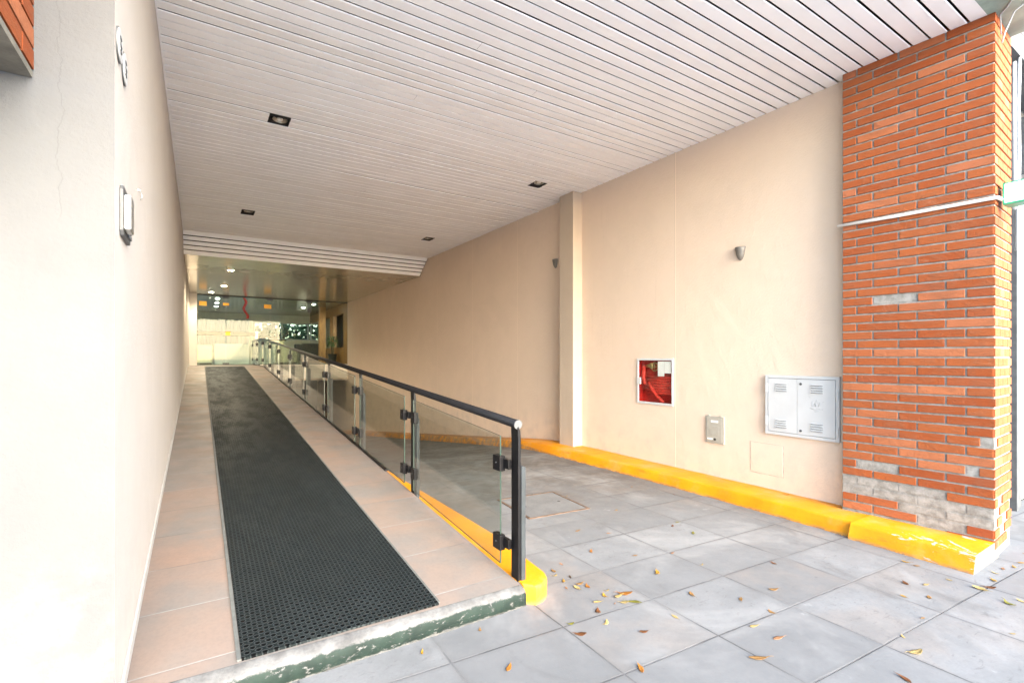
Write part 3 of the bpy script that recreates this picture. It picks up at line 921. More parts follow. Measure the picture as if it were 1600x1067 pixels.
# two half-cone wall lights
def sconce(label, loc):
    t = thing('wall_light', label, 'wall light', 'wall lights on the peach wall', loc)
    m = MB()
    n = 14
    def arc(r, z, th=0): return [(-r * .95 * math.sin(math.pi * k / n), r * math.cos(math.pi * k / n), z) for k in range(n + 1)]
    prof = [(.006, -.082), (.026, -.066), (.046, -.02), (.058, .035), (.062, .062)]
    outer = [arc(r, z) for r, z in prof]
    inner = [arc(r - .006, z + .004) for r, z in prof[::-1]]
    m.smooth = True
    m.loft(outer + inner, cap=False, closed=False)
    m.build('shade', plain('sconce_grey', (.15, .14, .125), .45, .2, .15), t)
    m = MB(); m.box(-.004, .002, -.04, .04, -.05, .06); m.build('back_plate', M['cab_grey'], t)
    m = MB(); m.disc((-.028, 0, -.02), (0, 0, 1), .014, .05, 14, .02); m.build('bulb', M['lamp_off'], t)
    return t
sc1 = sconce('small grey half-cone wall light high on the wall near the brick pillar', (XR, 3.2, 2.64))
twin(sc1, (XR, 6.52, 3.06), 'small grey half-cone wall light half hidden behind the peach pilaster')

# ================================================================= slatted ceiling with downlights
spots = [(.735, 5.85), (4.235, 5.91), (.735, 9.83), (4.19, 9.97)]
ce = thing('slatted_ceiling', 'white metal slat ceiling over the passage', 'ceiling')
m = MB()
PT, GAP = .1165, .0165
first = 2.2166 - 30 * PT
k = 0
while True:
    y0 = first + k * PT + GAP / 2
    y1 = y0 + PT - GAP
    k += 1
    if y0 > 11.86: break
    if y0 < 1.15: continue
    m.use(M['slat'] if random.random() < .75 else M['slat_b'])
    cuts = [(sx - .104, sx + .104) for sx, sy in spots if y1 > sy - .085 and y0 < sy + .085]
    xs = [XL + .005]
    for a, b in sorted(cuts): xs += [a, b]
    xs.append(XR - .001)
    dz = random.uniform(-.002, .002)
    tilt = random.uniform(-.001, .001)
    spans = []
    for a, b in zip(xs[::2], xs[1::2]):
        cut = random.uniform(1.6, 4.2)
        if random.random() < .1 and a + .4 < cut < b - .4: spans += [(a, cut - .0008), (cut + .0008, b)]
        else: spans.append((a, b))
    for a, b in spans:
        dz += random.uniform(-.001, .001)
        nseg = max(1, int((b - a) / .9))
        rings = []
        for i in range(nseg + 1):
            x = a + (b - a) * i / nseg
            s_ = dz + (random.uniform(-.0012, .0012) if 0 < i < nseg else 0)
            if 6.9 < y0 < 7.05 and x > 1.5: s_ -= .006
            z = ZC + s_
            rings.append([(x, y0, z + .009), (x, y0, z + .004 + tilt), (x, y0 + .004, z + tilt), (x, y1 - .004, z - tilt), (x, y1, z + .004 - tilt), (x, y1, z + .009)])
        m.loft(rings, cap=False, closed=False)
m.build('slat_panel', None, ce)
m = MB(); m.box(XL - .05, XR + .02, 1.19, 12.6, ZC + .055, ZC + .2)
m.build('void_panel', M['void'], ce)
m = MB()
for a in (1.3, 2.6, 3.9):
    m.box(a - .02, a + .02, 1.2, 11.8, ZC + .0235, ZC + .05)
m.build('carrier_rail', M['void'], ce)
# sloping slatted bulkhead down to the lower soffit
bk = thing('slatted_bulkhead', 'sloping band of white slats stepping the ceiling down to the soffit', 'bulkhead')
ya, za_, yb, zb_ = 11.88, ZC, 12.44, 3.665
nb = 5
m = MB()
ux, uz = (yb - ya), (zb_ - za_)
Ln = math.hypot(ux, uz); ux /= Ln; uz /= Ln
nx, nz = uz, -ux           # facing the street and down
for i in range(nb):
    a = Ln * i / nb + .017 * (i > 0); b = Ln * (i + 1) / nb - .017 * (i < nb - 1)
    p = lambda t, d: (ya + ux * t + nx * d, za_ + uz * t + nz * d)
    q0, q1, q2, q3 = p(a, 0), p(b, 0), p(b, -.006), p(a, -.006)
    m.prism([q0, q1, q2, q3], XL + .002, XR - .03, 'yz')
m.build('slat', M['slat'], bk)
m = MB()
p = lambda t, d: (ya + ux * t + nx * d, za_ + uz * t + nz * d)
m.prism([p(0, -.05), p(Ln, -.05), p(Ln, -.09), p(0, -.09)], XL + .001, XR - .001, 'yz')
m.build('void_panel', M['void'], bk)
# lower glossy soffit in front of the entrance and through the lobby
sf = thing('lower_soffit', 'lower glossy beige slat soffit in front of the glass entrance', 'soffit')
m = MB()
y = 12.45
while y < YD - .06:
    y2 = min(y + .30, YD - .02)
    m.box(XL + .002, XR - .002, y, y2 - .004, zb_ + random.uniform(-.001, .001), zb_ + .03)
    y = y2
m.build('soffit_panel', M['soffit'], sf)
m = MB(); m.box(XL, XR, 12.45, YD, zb_ + .035, zb_ + .08); m.build('soffit_void', M['void'], sf)

def downlight(label, x, y, z, on):
    t = thing('downlight', label, 'downlight', 'square downlights in the slat ceiling', (x, y, z))
    m = MB()
    a, b, h = .102, .09, .12
    m.add([(-a, -b, 0), (a, -b, 0), (a, b, 0), (-a, b, 0), (-a, -b, h), (a, -b, h), (a, b, h), (-a, b, h)],
          [(4, 5, 6, 7), (0, 1, 5, 4), (1, 2, 6, 5), (2, 3, 7, 6), (3, 0, 4, 7)])
    m.build('housing', M['void'], t)
    m = MB()
    n = 20
    ring = lambda r, z: [(.012 + r * math.cos(2 * math.pi * k / n), r * math.sin(2 * math.pi * k / n), z) for k in range(n)]
    m.smooth = True
    m.loft([ring(.075, .018), ring(.06, .05), ring(.028, .08)], cap=False)
    m.build('reflector', M['reflector'], t)
    m = MB(); m.disc((.012, 0, .02), (0, 0, 1), .03, .05, 16, .02); m.build('bulb', M['lamp_off'], t)
    return t
labs = ['unlit square downlight nearest the street on the left of the slat ceiling', 'unlit square downlight nearest the pilaster in the slat ceiling',
        'unlit square downlight above the ramp, near the bulkhead', 'unlit square downlight near the right end of the bulkhead']
d0 = None
for (x, y), lab in zip(spots, labs):
    if d0 is None: d0 = downlight(lab, x, y, ZC + .002, False)
    else: twin(d0, (x, y, ZC + .002), lab)

# green street beam above the pillar
m = MB(); m.box(-9, 5.47, .985, 1.185, ZC + .001, ZC + .6)
tag(m.build('facade_beam', M['beam'], bevel=.006), 'green painted beam closing the street edge of the ceiling above the pillar', 'beam')
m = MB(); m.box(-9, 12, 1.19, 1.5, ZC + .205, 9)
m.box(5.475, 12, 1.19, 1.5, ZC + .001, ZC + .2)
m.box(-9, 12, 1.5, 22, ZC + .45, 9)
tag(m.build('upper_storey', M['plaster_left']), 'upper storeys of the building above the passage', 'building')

# cables on the pillar corner
def cable(label, pts, r=.006):
    m = MB(); m.tube(pts, r, 7)
    tag(m.build('hanging_cable', M['cable']), label, 'cable', 'cables by the brick pillar')
cable('thin grey cable stapled across the green beam to the pillar corner', [(4.80, .98, 4.12), (4.87, 1.02, 4.044), (4.97, 1.08, 4.043), (5.03, 1.125, 4.042), (5.04, 1.122, 3.9)], .005)
cable('second grey cable looping from the green beam down the pillar street face', [(5.0, .975, 4.12), (5.01, .99, 4.043), (5.04, 1.05, 4.03), (5.035, 1.1, 3.9), (5.03, 1.115, 3.83)], .005)
cable('grey cable hanging beside the shutter, the outermost one', [(5.90, 1.2, 4.05), (5.86, 1.2, 3.6), (5.885, 1.2, 3.2), (5.85, 1.2, 2.7), (5.82, 1.2, 2.4)], .014)
cable('grey cable hanging close to the pillar, ending in a loop', [(5.84, 1.22, 4.0), (5.83, 1.22, 3.5), (5.855, 1.22, 3.0), (5.845, 1.22, 2.75)], .016)

# neighbouring shop front
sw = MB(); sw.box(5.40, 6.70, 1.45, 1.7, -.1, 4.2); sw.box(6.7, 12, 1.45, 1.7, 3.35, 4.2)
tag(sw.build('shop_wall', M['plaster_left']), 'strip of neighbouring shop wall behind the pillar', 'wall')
sh = thing('roller_shutter', 'grey steel roller shutter of the neighbouring shop at the right edge', 'roller shutter')
m = MB()
k = 0
z = .02
while z < 3.3:
    m.prism([(1.462, z), (1.44, z + .012), (1.435, z + .04), (1.455, z + .066), (1.47, z + .066), (1.47, z)], 6.95, 10.5, 'yz'); z += .07
m.build('curtain_slats', M['shutter'], sh)
m = MB(); m.box(6.70, 6.79, 1.38, 1.448, 0, 3.9); m.build('dark_jamb', M['frame_dark'], sh)
m = MB(); m.box(6.795, 6.945, 1.40, 1.448, 0, 3.9); m.build('guide_rail', M['alu'], sh)
m = MB(); m.box(6.95, 10.5, 1.36, 1.448, 3.32, 3.9); m.build('head_box', M['frame_dark'], sh)

# ================================================================= glass railing
gr = thing('glass_railing', 'black railing with clear glass panels and a round handrail along the ramp', 'railing')
RX = 1.66
def top_z(y): return 1.113 + .0677 * (min(y, 16.9) - 2.555)
m = MB()
m.tube([(RX, 2.53, top_z(2.53) - .028), (RX, 9, top_z(9) - .028), (RX, 16.9, top_z(16.9) - .028), (RX, 19.95, top_z(17) - .028)], .0275, 20)
m.build('handrail', M['black'], gr)
m = MB(); m.disc((RX, 2.534, top_z(2.53) - .028), (0, -1, -.0677), .0285, .006, 24); m.build('end_cap', M['alu'], gr)
posts = [2.565 + 1.732 * k for k in range(9)] + [18.15, 19.85]
for i, y in enumerate(posts):
    zt, zb = top_z(y) - .028, max(ramp_z(y) - .12, .10)
    m = MB()
    # tall flat bar, bent inwards at the top under the handrail
    bar = [(RX + .018, zb), (RX + .018, zt - .09), (RX + .014, zt - .045), (RX + .002, zt - .015), (RX - .006, zt - .02), (RX - .004, zt - .06), (RX - .002, zt - .1), (RX - .002, zb)]
    m.prism(bar, y - .04, y + .04, 'xz')
    po = m.build('post', M['black'], gr, bevel=.002)
    m = MB(); m.prism([(RX + .0185, zb - .02), (RX + .05, zb - .02), (RX + .05, zt - .275), (RX + .042, zt - .262), (RX + .0185, zt - .258)], y - .046, y + .034, 'xz')
    m.build('side_bracket', M['post_grey'], po, bevel=.002)
    for s in (-1, 1):
        if (i == 0 and s < 0) or (i == len(posts) - 1 and s > 0): continue
        for dz in (.20, .70):
            zc_ = ramp_z(y) + dz
            yc = y + s * .135
            m = MB()
            m.box(RX - .056, RX - .016, yc - .046, yc + .046, zc_ - .048, zc_ + .048)
            m.box(RX - .03, RX - .003, min(y + s * .03, yc + s * .02), max(y + s * .03, yc + s * .02), zc_ - .028, zc_ + .032)
            cl = m.build('clamp', M['black'], po, bevel=.004)
            m = MB(); m.disc((RX - .0565, yc - s * .0, zc_ + .004), (-1, 0, 0), .005, .003, 10); m.build('screw', M['alu'], cl)
for i in range(len(posts) - 1):
    ya2, yb2 = posts[i] + .115, posts[i + 1] - .115
    za2, zb2 = ramp_z(ya2), ramp_z(yb2)
    m = MB().use(M['glass'])
    gx0, gx1 = RX - .040, RX - .030
    vs = [(gx0, ya2, za2 + .055), (gx0, yb2, zb2 + .055), (gx0, yb2, zb2 + .865), (gx0, ya2, za2 + .865)]
    vs += [(gx1, b_, c_) for _, b_, c_ in vs]
    m.add(vs, [(0, 1, 2, 3), (7, 6, 5, 4)])
    m.use(M['glass_edge'])
    m.add(vs, [(0, 4, 5, 1), (1, 5, 6, 2), (2, 6, 7, 3), (3, 7, 4, 0)])
    m.build('glass_panel', None, gr)

# ================================================================= glass entrance and lobby
ge = thing('glass_entrance', 'frameless glass entrance doors and side panes at the head of the ramp', 'glass doors')
ZL = ramp_z(17)
xsx = [-.04, .82, 2.23, 3.59, 5.028]
for a, b in zip(xsx, xsx[1:]):
    m = MB(); m.box(a + .005, b - .005, YD, YD + .01, ZL + .012, zb_ - .03); m.build('glass_pane', M['door_glass'], ge)
m = MB(); m.box(-.04, XR - .002, YD - .015, YD + .025, zb_ - .028, zb_ - .001); m.build('head_channel', M['black'], ge)
m = MB(); m.box(-.04, XR - .002, YD - .02, YD + .03, ZL + .001, ZL + .011); m.build('threshold', M['frame_dark'], ge)
m = MB()
for x in xsx[1:4]:
    m.box(x - .10, x + .10, YD - .018, YD + .028, zb_ - .10, zb_ - .0285)
for x in (3.59,): m.box(x - .06, x + .06, YD - .018, YD + .028, 3.20, 3.36)
m.box(.72, .92, YD - .018, YD + .028, ZL + .0115, ZL + .08)
m.build('patch_fitting', M['frame_dark'], ge)
for i, (x, z, w_, h_, lab) in enumerate(((.13, 3.352, .11, .075, 'orange sticker at the top left of the glass entrance'), (.82, 3.36, .09, .045, 'small orange sticker on the seam of the first glass pane'),
                              (2.15, 3.352, .12, .075, 'orange sticker high on the middle glass pane'), (.88, 2.33, .075, .065, 'orange sticker at handle height on the glass door'))):
    m = MB(); m.box(x - w_, x + w_, YD - .004, YD - .0008, z - h_, z + h_)
    tag(m.build('door_sticker', M['sticker']), lab, 'sticker', 'orange stickers on the glass')
# pier left of the glass
m = MB(); m.box(XL - .3, -.045, 19.9, YD + .12, -.1, zb_ + .1)
tag(m.build('entrance_pier', M['plaster_hall']), 'narrow plaster pier between the left wall and the glass entrance', 'pier')

lb = thing('lobby', 'bright lobby behind the glass entrance with pale walls and a polished floor', 'lobby')
LXa, LXb, LY = -2.2, 6.5, 28.0
m = MB(); m.box(LXa, LXb, YD + .03, LY + .2, .67, ZL); m.build('floor_slab', M['lobby_floor'], lb)
m = MB(); m.box(LXa, LXb, YD + .03, LY + .2, zb_ - .002, zb_ + .1); m.build('lobby_ceiling', M['soffit'], lb)
m = MB()
# back wall with a curtained window added at left, for a white reflection, and a garden window at right
for a in ((LXa, -.9, ZL, zb_ - .003), (2.15, 2.35, ZL, zb_ - .003), (5.9, LXb, ZL, zb_ - .003), (-.9, 2.15, ZL, 1.75), (-.9, 2.15, 3.35, zb_ - .003), (2.35, 5.9, ZL, 2.36), (2.35, 5.9, 3.28, zb_ - .003)):
    m.box(a[0], a[1], LY, LY + .2, a[2], a[3])
m.box(LXa - .15, LXa, YD + .1, LY + .2, ZL, zb_ + .1)
m.box(LXa, -.5, YD + .13, YD + .25, ZL, zb_ - .003)
m.build('wall', M['lobby_wall'], lb)
m = MB()
for x in (2.36, 3.45, 3.62, 4.9, 5.05, 5.82): m.box(x, x + .07, LY - .02, LY + .05, 2.365, 3.275)
m.box(2.36, 5.89, LY - .021, LY + .051, 3.21, 3.275); m.box(2.36, 5.89, LY - .021, LY + .051, 2.362, 2.43)
m.build('window_frame', M['white_metal'], lb)
m = MB(); m.box(2.37, 5.88, LY + .01, LY + .016, 2.37, 3.27); m.build('window_pane', M['glass'], lb)
m = MB()
rings = []
for i in range(80):
    x = -.9 + 3.04 * i / 79
    rings.append([(x, LY - .03 + .02 * math.sin(i * 1.3), 1.72), (x, LY - .03 + .02 * math.sin(i * 1.3), 3.36)])
m.loft(rings, cap=False, closed=False)
g = G('standin_sheer')
tl = g.n('ShaderNodeBsdfTranslucent'); tl.inputs[0].default_value = (.55, .57, .55, 1)
mx = g.n('ShaderNodeMixShader'); mx.inputs[0].default_value = .1
g.out((.42, .43, .42), .9)
g.t.links.new(g.b.outputs[0], mx.inputs[1]); g.t.links.new(tl.outputs[0], mx.inputs[2]); g.t.links.new(mx.outputs[0], g.t.nodes['Material Output'].inputs['Surface'])
m.build('standin_curtain', g.m, lb)  # added; its white stands in for the street reflected in the glass
# wood panelled right side wall of the lobby with two openings
m = MB()
m.box(5.04, 5.18, YD + .03, 20.8, ZL, zb_ - .003); m.box(5.04, 5.18, 20.8, LY, 3.30, zb_ - .003)
m.box(5.04, 5.18, 22.6, 23.3, ZL, 3.30); m.box(5.04, 5.18, 20.8, 22.6, ZL, 1.9); m.box(5.04, 5.18, 23.3, LY, ZL, 1.9)
m.build('wood_panelling', M['wood'], lb)
m = MB(); m.box(6.4, 6.5, YD, LY, ZL, zb_ - .003); m.build('side_wall', M['dark_wood'], lb)
m = MB(); m.box(LXa, LXb, YD + .03, YD + .3, .60, .668); m.build('slab_edge', M['plaster_pil'], lb)

m = MB(); m.box(4.42, 4.68, 22.4, 22.66, ZL, zb_ - .004)
tag(m.build('wood_column', M['wood'], bevel=.004), 'orange brown wooden column in the lobby', 'column')
rc = thing('reception_desk', 'cream lit reception desk in the lobby behind the railing end', 'desk')
m = MB(); m.box(2.02, 2.9, 21.5, 22.1, ZL, 2.14); m.build('desk_body', M['cream'], rc, bevel=.01)
m = MB(); m.box(1.96, 2.96, 21.44, 22.16, 2.141, 2.19); m.build('desk_top', M['dark_wood'], rc, bevel=.005)
m = MB()
for x in (2.30, 2.60): m.box(x - .004, x + .004, 21.494, 21.4995, ZL + .03, 2.12)
m.build('panel_gap', M['wood'], rc)
wl = thing('white_counter', 'long pale counter with a dark wooden top left in the lobby', 'counter')
m = MB(); m.box(.52, 1.75, 22.6, 23.2, ZL, 2.02); m.build('counter_body', M['white_metal'], wl, bevel=.01)
m = MB(); m.box(-.5, 2.0, 22.9, 23.28, 2.36, 2.52); m.build('dark_shelf', M['dark_wood'], wl, bevel=.004)
m = MB(); m.box(-.45, -.35, 22.95, 23.2, ZL, 2.36); m.build('shelf_support', M['lobby_wall'], wl)
m = MB(); m.box(1.8, 1.9, 22.95, 23.2, ZL, 2.36); m.build('shelf_support', M['lobby_wall'], wl)
yc_ = thing('side_cabinet', 'low yellow wooden side cabinet at the far left of the lobby', 'cabinet')
m = MB(); m.box(-.3, .46, 22.4, 22.9, ZL + .06, 1.95); m.build('cabinet_body', M['cream'], yc_, bevel=.008)
m = MB(); m.box(-.27, .43, 22.43, 22.87, ZL + .001, ZL + .06); m.build('plinth', M['dark_wood'], yc_)
m = MB(); m.box(-.28, .07, 22.388, 22.3995, ZL + .1, 1.92); m.build('door', M['cream'], yc_)
m = MB(); m.box(.09, .44, 22.388, 22.3995, ZL + .1, 1.92); m.build('door', M['cream'], yc_)
def armchair(label, loc, rz=0):
    t = thing('armchair', label, 'armchair', 'dark armchairs in the lobby', loc)
    t.rotation_euler = (0, 0, rz)
    m = MB(); m.box(-.3, .3, -.35, .3, .2, .44); m.build('seat', M['sofa'], t, bevel=.04)
    m = MB(); m.box(-.42, .42, .22, .42, .12, .88); m.build('backrest', M['sofa'], t, bevel=.05)
    for s in (-1, 1):
        m = MB(); m.box(s * .36 - .065, s * .36 + .065, -.36, .3, .1, .62); m.build('armrest', M['sofa'], t, bevel=.04)
    for a in (-1, 1):
        for b_ in (-1, 1):
            m = MB(); m.box(a * .33 - .02, a * .33 + .02, b_ * .3 - .02, b_ * .3 + .02, 0, .13); m.build('leg', M['frame_dark'], t)
    return t
a0 = armchair('dark leather armchair by the garden window of the lobby', (4.05, 24.6, ZL + .001), R(190))
twin(a0, (4.35, 23.2, ZL + .001), 'dark leather armchair beside the wooden column of the lobby', (0, 0, R(150)))
pp = thing('potted_plant', 'potted plant with long leaves beside the wood panelling in the lobby', 'plant', loc=(4.78, 21.6, ZL))
m = MB()
m.smooth = True
m.loft([[(r_ * math.cos(t), r_ * math.sin(t), z_) for t in [2 * math.pi * k / 20 for k in range(20)]] for r_, z_ in ((.13, .001), (.18, .4), (.19, .42), (.17, .42), (.16, .36))])
m.build('pot', M['terracotta'], pp)
m = MB()
for k in range(4):
    a = k * 1.7
    m.tube([(.03 * math.cos(a), .03 * math.sin(a), .36), (.05 * math.cos(a), .05 * math.sin(a), .8), (.11 * math.cos(a), .11 * math.sin(a), 1.05)], [.014, .01, .006], 6)
m.build('stem', M['bark'], pp)
m = MB()
for k in range(70):
    a = random.uniform(0, 6.28); h = random.uniform(.65, 1.1); r0 = .06
    L = random.uniform(.18, .32); dr = random.uniform(.3, 1.1); wd = .022
    p0 = Vector((r0 * math.cos(a), r0 * math.sin(a), h)); d = Vector((math.cos(a), math.sin(a), 0)); sd = Vector((-math.sin(a), math.cos(a), 0))
    p1 = p0 + d * L * .5 + Vector((0, 0, .10)); p2 = p0 + d * L + Vector((0, 0, .10 - .2 * dr))
    m.add([p0, p1 - sd * wd, p2, p1 + sd * wd], [(0, 1, 2, 3)])
m.build('foliage', M['leaf_green'], pp)
m = MB()  # red streak reflected in the glass, built as a solid hanging strip
pts = []
for i in range(40):
    t = i / 39
    pts.append((1.42 + .05 * math.sin(t * 9) + .08 * t, YD + .5, zb_ - .004 - t * .75))
m.smooth = True
m.loft([[Vector(p) + Vector((.045, 0, 0)), Vector(p) + Vector((.03, .01, 0)), Vector(p) + Vector((-.045, 0, 0)), Vector(p) + Vector((-.03, -.01, 0))] for p in pts])
tag(m.build('red_reflection', M['reflection_red']), 'wavy red reflection in the entrance glass, built as a hanging ribbon', 'reflection')

# lit downlights in the low soffit and the lobby ceiling
def round_light(label, x, y, mat, power, col):
    t = thing('round_light', label, 'ceiling light', 'lit round lights in the soffit and lobby', (x, y, zb_ - .004))
    m = MB(); m.disc((0, 0, -.006), (0, 0, 1), .10, .0055, 24); m.build('bezel', M['white_metal'], t)
    m = MB(); m.disc((0, 0, -.0085), (0, 0, 1), .062, .002, 24); m.build('lens', mat, t)
    l = bpy.data.lights.new('bulb', 'SPOT'); l.energy = power; l.color = col; l.shadow_soft_size = .07; l.spot_size = R(150); l.spot_blend = .6
    lo = bpy.data.objects.new('bulb', l); C.objects.link(lo); lo.parent = t; lo.location = (0, 0, -.03)
warm, cool = (1.0, .84, .58), (1.0, .94, .82)
for lab, x, y, mt, p, c in (
        ('lit round light in the soffit nearest the slatted bulkhead', .68, 14.1, 'lamp', 40, warm),
        ('lit round light in the soffit, middle one above the landing', .66, 17.35, 'lamp', 40, warm),
        ('lit round light in the soffit right before the glass entrance', .36, 19.2, 'lamp', 40, warm),
        ('lit round light just inside the lobby at left', .60, 21.2, 'lamp_white', 7, cool),
        ('second lit round light inside the lobby at left', .62, 22.9, 'lamp_white', 7, cool),
        ('third lit round light inside the lobby at left', .64, 24.6, 'lamp_white', 7, cool),
        ('lit round light in the lobby before the garden window', 3.9, 23.2, 'lamp_white', 7, cool),
        ('lit round light in the lobby near the wood panelling', 4.0, 21.4, 'lamp_white', 7, cool)):
    round_light(lab, x, y, M[mt], p, c)

# garden hedge behind the lobby window
hd = MB()
hd.use(plain('hedge_leaf', (.018, .045, .012), .6, 0, .4, 3))
for k in range(5200):
    p = Vector((random.uniform(1.2, 7.2), LY + 2.2 + random.random() * 1.2, random.uniform(.6, 3.5) + .3 * math.sin(k)))
    a = Vector((random.uniform(-1, 1), random.uniform(-1, 1), random.uniform(-1, 1))).normalized() * .15
    b_ = a.orthogonal().normalized() * .08
    hd.add([p - a, p - b_, p + a, p + b_], [(0, 1, 2, 3)])
tag(hd.build('garden_hedge'), 'green hedge outside the back window of the lobby', 'hedge')
m = MB(); m.box(-20, 30, LY + .21, LY + 60, .2, .6)
tag(m.build('garden_ground', plain('garden_soil', (.12, .12, .06), .9)), None, None, kind='structure')

# garage below the lobby
gg = thing('garage', 'dark garage opening under the lobby at the foot of the driveway', 'garage')
m = MB()
m.box(1.66, XR - .001, YD + .31, LY, .55, .598)
m.box(1.66, XR - .001, 26.0, 26.2, -2.9, .548)
m.box(1.652, 1.66, YD + .06, 26, -2.9, .548)
m.build('dark_interior', plain('garage_grey', (.10, .095, .09), .8), gg)
m = MB(); m.box(1.66, XR - .001, YD + .06, YD + .3, .645, .669); m.build('lintel', M['plaster_pil'], gg)

# ================================================================= fallen leaves
def leaf_mesh(seed, kind):
    rnd = random.Random(seed)
    L = 1.0; wd = rnd.uniform(.34, .52); curl = rnd.uniform(.08, .3); bend = rnd.uniform(-.18, .18); fold = rnd.uniform(.05, .35)
    m = MB(); m.smooth = True
    n = 9
    rings = []
    lo = []
    for i in range(n):
        t = i / (n - 1)
        x = (t - .5) * L
        w_ = wd * .5 * math.sin(math.pi * min(1, max(0.02, t)) ** .85) * (1 - .25 * t) * (1 + rnd.uniform(-.14, .14)) + .008
        yc = bend * math.sin(math.pi * t)
        z = curl * (2 * t - 1) ** 2 * .5 + .012
        for s_ in (-1, -.5, 0, .5, 1):
            lo.append((x + rnd.uniform(-.01, .01), yc + s_ * w_, z + abs(s_) * fold * w_ * .9 + rnd.uniform(-.012, .012) * abs(s_) + (.02 * s_ * curl)))
    mn = min(p[2] for p in lo)
    lo = [(a, b_, c_ - mn + .008) for a, b_, c_ in lo]
    up = [(a, b_, c_ + .014) for a, b_, c_ in lo]
    b0 = len(m.v); m.v += lo + up; q = len(lo)
    for i in range(n - 1):
        for j in range(4):
            a = i * 5 + j
            m.face([b0 + a, b0 + a + 1, b0 + a + 6, b0 + a + 5]); m.face([b0 + q + a, b0 + q + a + 5, b0 + q + a + 6, b0 + q + a + 1])
        for j in (0, 4):
            a = i * 5 + j
            m.face([b0 + a, b0 + a + 5, b0 + q + a + 5, b0 + q + a])
    e = lo[(n - 1) * 5 + 2]
    m.tube([(e[0] - .02, e[1], e[2] + .007), (e[0] + .12, e[1] + .03, e[2] + .012), (e[0] + .22, e[1] + .02, max(.012, e[2] - .0))], [.012, .009, .007], 5)
    return m
protos = {}
def leaf(kind, x, y, size, label, z=0.0):
    var = random.randrange(5)
    key = (kind, var)
    if key not in protos:
        o = leaf_mesh(hash(kind) % 7 + var * 13 + len(kind), kind).build('fallen_leaf', LM[kind])
        protos[key] = o
    else:
        o = protos[key].copy(); C.objects.link(o)
    o.location = (x, y, z + .001)
    o.rotation_euler = (random.uniform(-.08, .08), random.uniform(-.08, .08), random.uniform(0, 6.28))
    o.scale = (size, size, size)
    tag(o, label, 'leaf', 'fallen leaves on the paving')
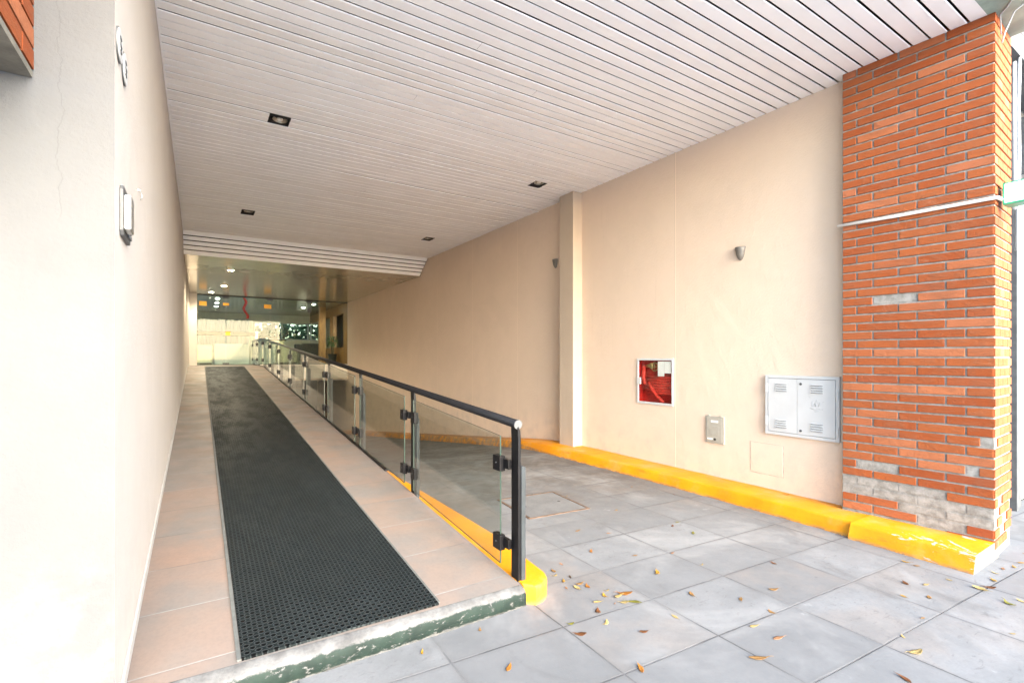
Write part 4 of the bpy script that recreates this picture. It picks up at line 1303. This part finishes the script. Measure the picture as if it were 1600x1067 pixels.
LEAVES = '''orange 2.553 2.855 .075 curled orange leaf on the flag right of the rounded kerb end
tan 2.777 2.625 .06 tan leaf with a dark fold on a flag midway to the manhole
pink 3.057 2.504 .06 pinkish leaf lying on a joint crossing of the driveway
pale 3.062 2.253 .045 pale leaf bit on a flag edge, second row from the pavement
pink 2.209 2.798 .05 pinkish leaf close beside the rounded kerb end
tan 2.098 2.743 .075 tan leaf nearest the rounded yellow kerb end
pale 2.058 2.685 .065 pale leaf touching the tan one by the yellow kerb end
yellow 2.056 2.584 .07 upright yellow leaf by the kerb end cluster
dark 2.128 2.605 .05 dark shrivelled leaf among yellow ones by the kerb end
tan 2.125 2.495 .08 tan leaf in the loose cluster before the kerb end
orange 2.148 2.438 .08 long orange leaf at the outer tip of the kerb end cluster
pink 2.011 2.494 .045 small pinkish leaf at the inner tip of the kerb end cluster
pale 2.07 2.456 .09 broad pale leaf at the front of the kerb end cluster
pale 2.213 2.334 .05 small pale leaf just behind the leaf heap
yellow 2.153 2.282 .075 flat yellow leaf left of the leaf heap
pale 2.057 2.247 .07 pale leaf standing on edge left of the leaf heap
brown 1.985 2.168 .085 brown leaf pointing away from the leaf heap
pink 2.135 2.179 .03 tiny pinkish scrap before the leaf heap
orange 2.279 2.241 .13 large orange leaf on top of the leaf heap
pale 2.218 2.23 .10 pale leaf under the left side of the leaf heap
green 2.236 2.124 .13 large yellow green leaf at the front of the leaf heap
pale 2.192 2.161 .08 pale leaf under the front of the leaf heap
yellow 2.678 2.336 .11 large yellow leaf lying alone right of the leaf heap
tan 2.627 1.998 .10 long tan leaf with a dark middle in the middle of a flag
tan 2.828 1.793 .08 tan leaf on the flag before the pale pavement joint
pale 2.317 1.88 .07 round pale leaf between two gum spots
pale 2.607 1.576 .075 round pale leaf at the front of the driveway flags
tan 2.846 1.61 .07 tan leaf on a joint near the pavement
pink 2.609 1.441 .09 pinkish leaf on the pavement flag at the front
tan 2.354 1.399 .13 largest tan leaf near the bottom of the pavement
orange 1.789 1.659 .09 orange leaf standing up at the front edge of a flag
brown 2.049 1.871 .07 brown leaf right of a round gum spot
pale 1.932 2.053 .075 pale leaf on the flag in front of the rounded kerb
brown 1.741 2.039 .09 orange brown leaf on a joint in front of the ramp step
green 1.764 2.153 .06 olive leaf on a joint by the step corner
brown 3.524 1.984 .07 red brown leaf on the pale flag near the yellow kerb
tan 3.127 1.76 .08 tan leaf on the pale flag next to the joint crossing
tan 4.213 4.022 .06 small tan leaf far back near the wall kerb
brown 4.359 3.554 .05 small brown leaf close to the wall kerb below the meter box
yellow 3.348 4.141 .05 small yellow leaf behind the manhole cover corner
yellow 3.447 3.501 .06 yellow leaf on the sandy flag right of the manhole
tan 2.761 3.267 .08 tan leaf in front of the manhole cover
pink 2.942 3.079 .055 small pinkish leaf in front of the manhole corner
green 3.663 2.944 .06 bright green leaf scrap on a flag corner
brown 3.542 2.902 .06 brown leaf beside the bright green scrap
green 3.547 2.692 .075 slim green leaf alone on a flag
brown 3.952 1.34 .075 glossy red brown leaf on the last flag before the pavement
pale 4.036 1.254 .06 pale stalk of a leaf beside the red brown one
tan 3.835 1.178 .07 tan leaf flat near the pale pavement joint
yellow 3.72 1.271 .05 small yellow leaf on a joint near the pavement
yellow 4.363 1.475 .07 yellow leaf at the foot of the chipped kerb block
tan 4.345 1.408 .06 tan leaf beside the yellow one at the kerb block
pale 4.256 1.201 .05 pale leaf scrap near the end of the kerb block
tan 3.504 1.106 .05 tan leaf standing on the pale pavement joint
pale 3.189 1.092 .05 pale leaf on the pale joint further along
pale 3.066 1.002 .11 long thin pale leaf on the pavement
yellow 4.493 1.039 .09 yellow leaf lying at the end of the kerb block
pale 4.25 1.043 .11 long pale leaf at the pavement corner by the kerb block
brown 4.335 1.02 .09 brown curled leaf at the pavement corner by the kerb block
pink 4.794 1.058 .06 pinkish leaf at the foot of the pillar corner
pale 4.664 1.068 .06 pale leaf between the kerb block and the pillar foot
yellow 4.905 1.03 .07 yellow leaf at the street corner of the pillar
green 4.159 .887 .10 yellow green leaf on the pavement near the right edge
pale 4.251 .856 .07 pale leaf on the pavement at the right edge
pale 3.718 .783 .04 small pale scrap alone on the pavement
brown 2.767 .945 .09 dark brown leaf cut by the bottom edge
yellow .959 2.347 .055 yellow leaf just in front of the green step
orange 1.263 2.006 .08 orange leaf on the pavement before the step
tan 1.304 2.369 .05 tan leaf against the foot of the step
tan 5.315 1.04 .07 tan leaf on the pavement under the pillar street face
yellow 5.042 1.015 .07 yellow leaf beside the pillar street face'''
for ln in LEAVES.split('\n'):
    w_ = ln.split(' ', 4)
    leaf(w_[0], float(w_[1]), float(w_[2]), float(w_[3]) * .76, w_[4])
leaf('orange', 4.95, 2.66, .06, 'orange leaf resting on top of the wall kerb under the cabinet', .123)
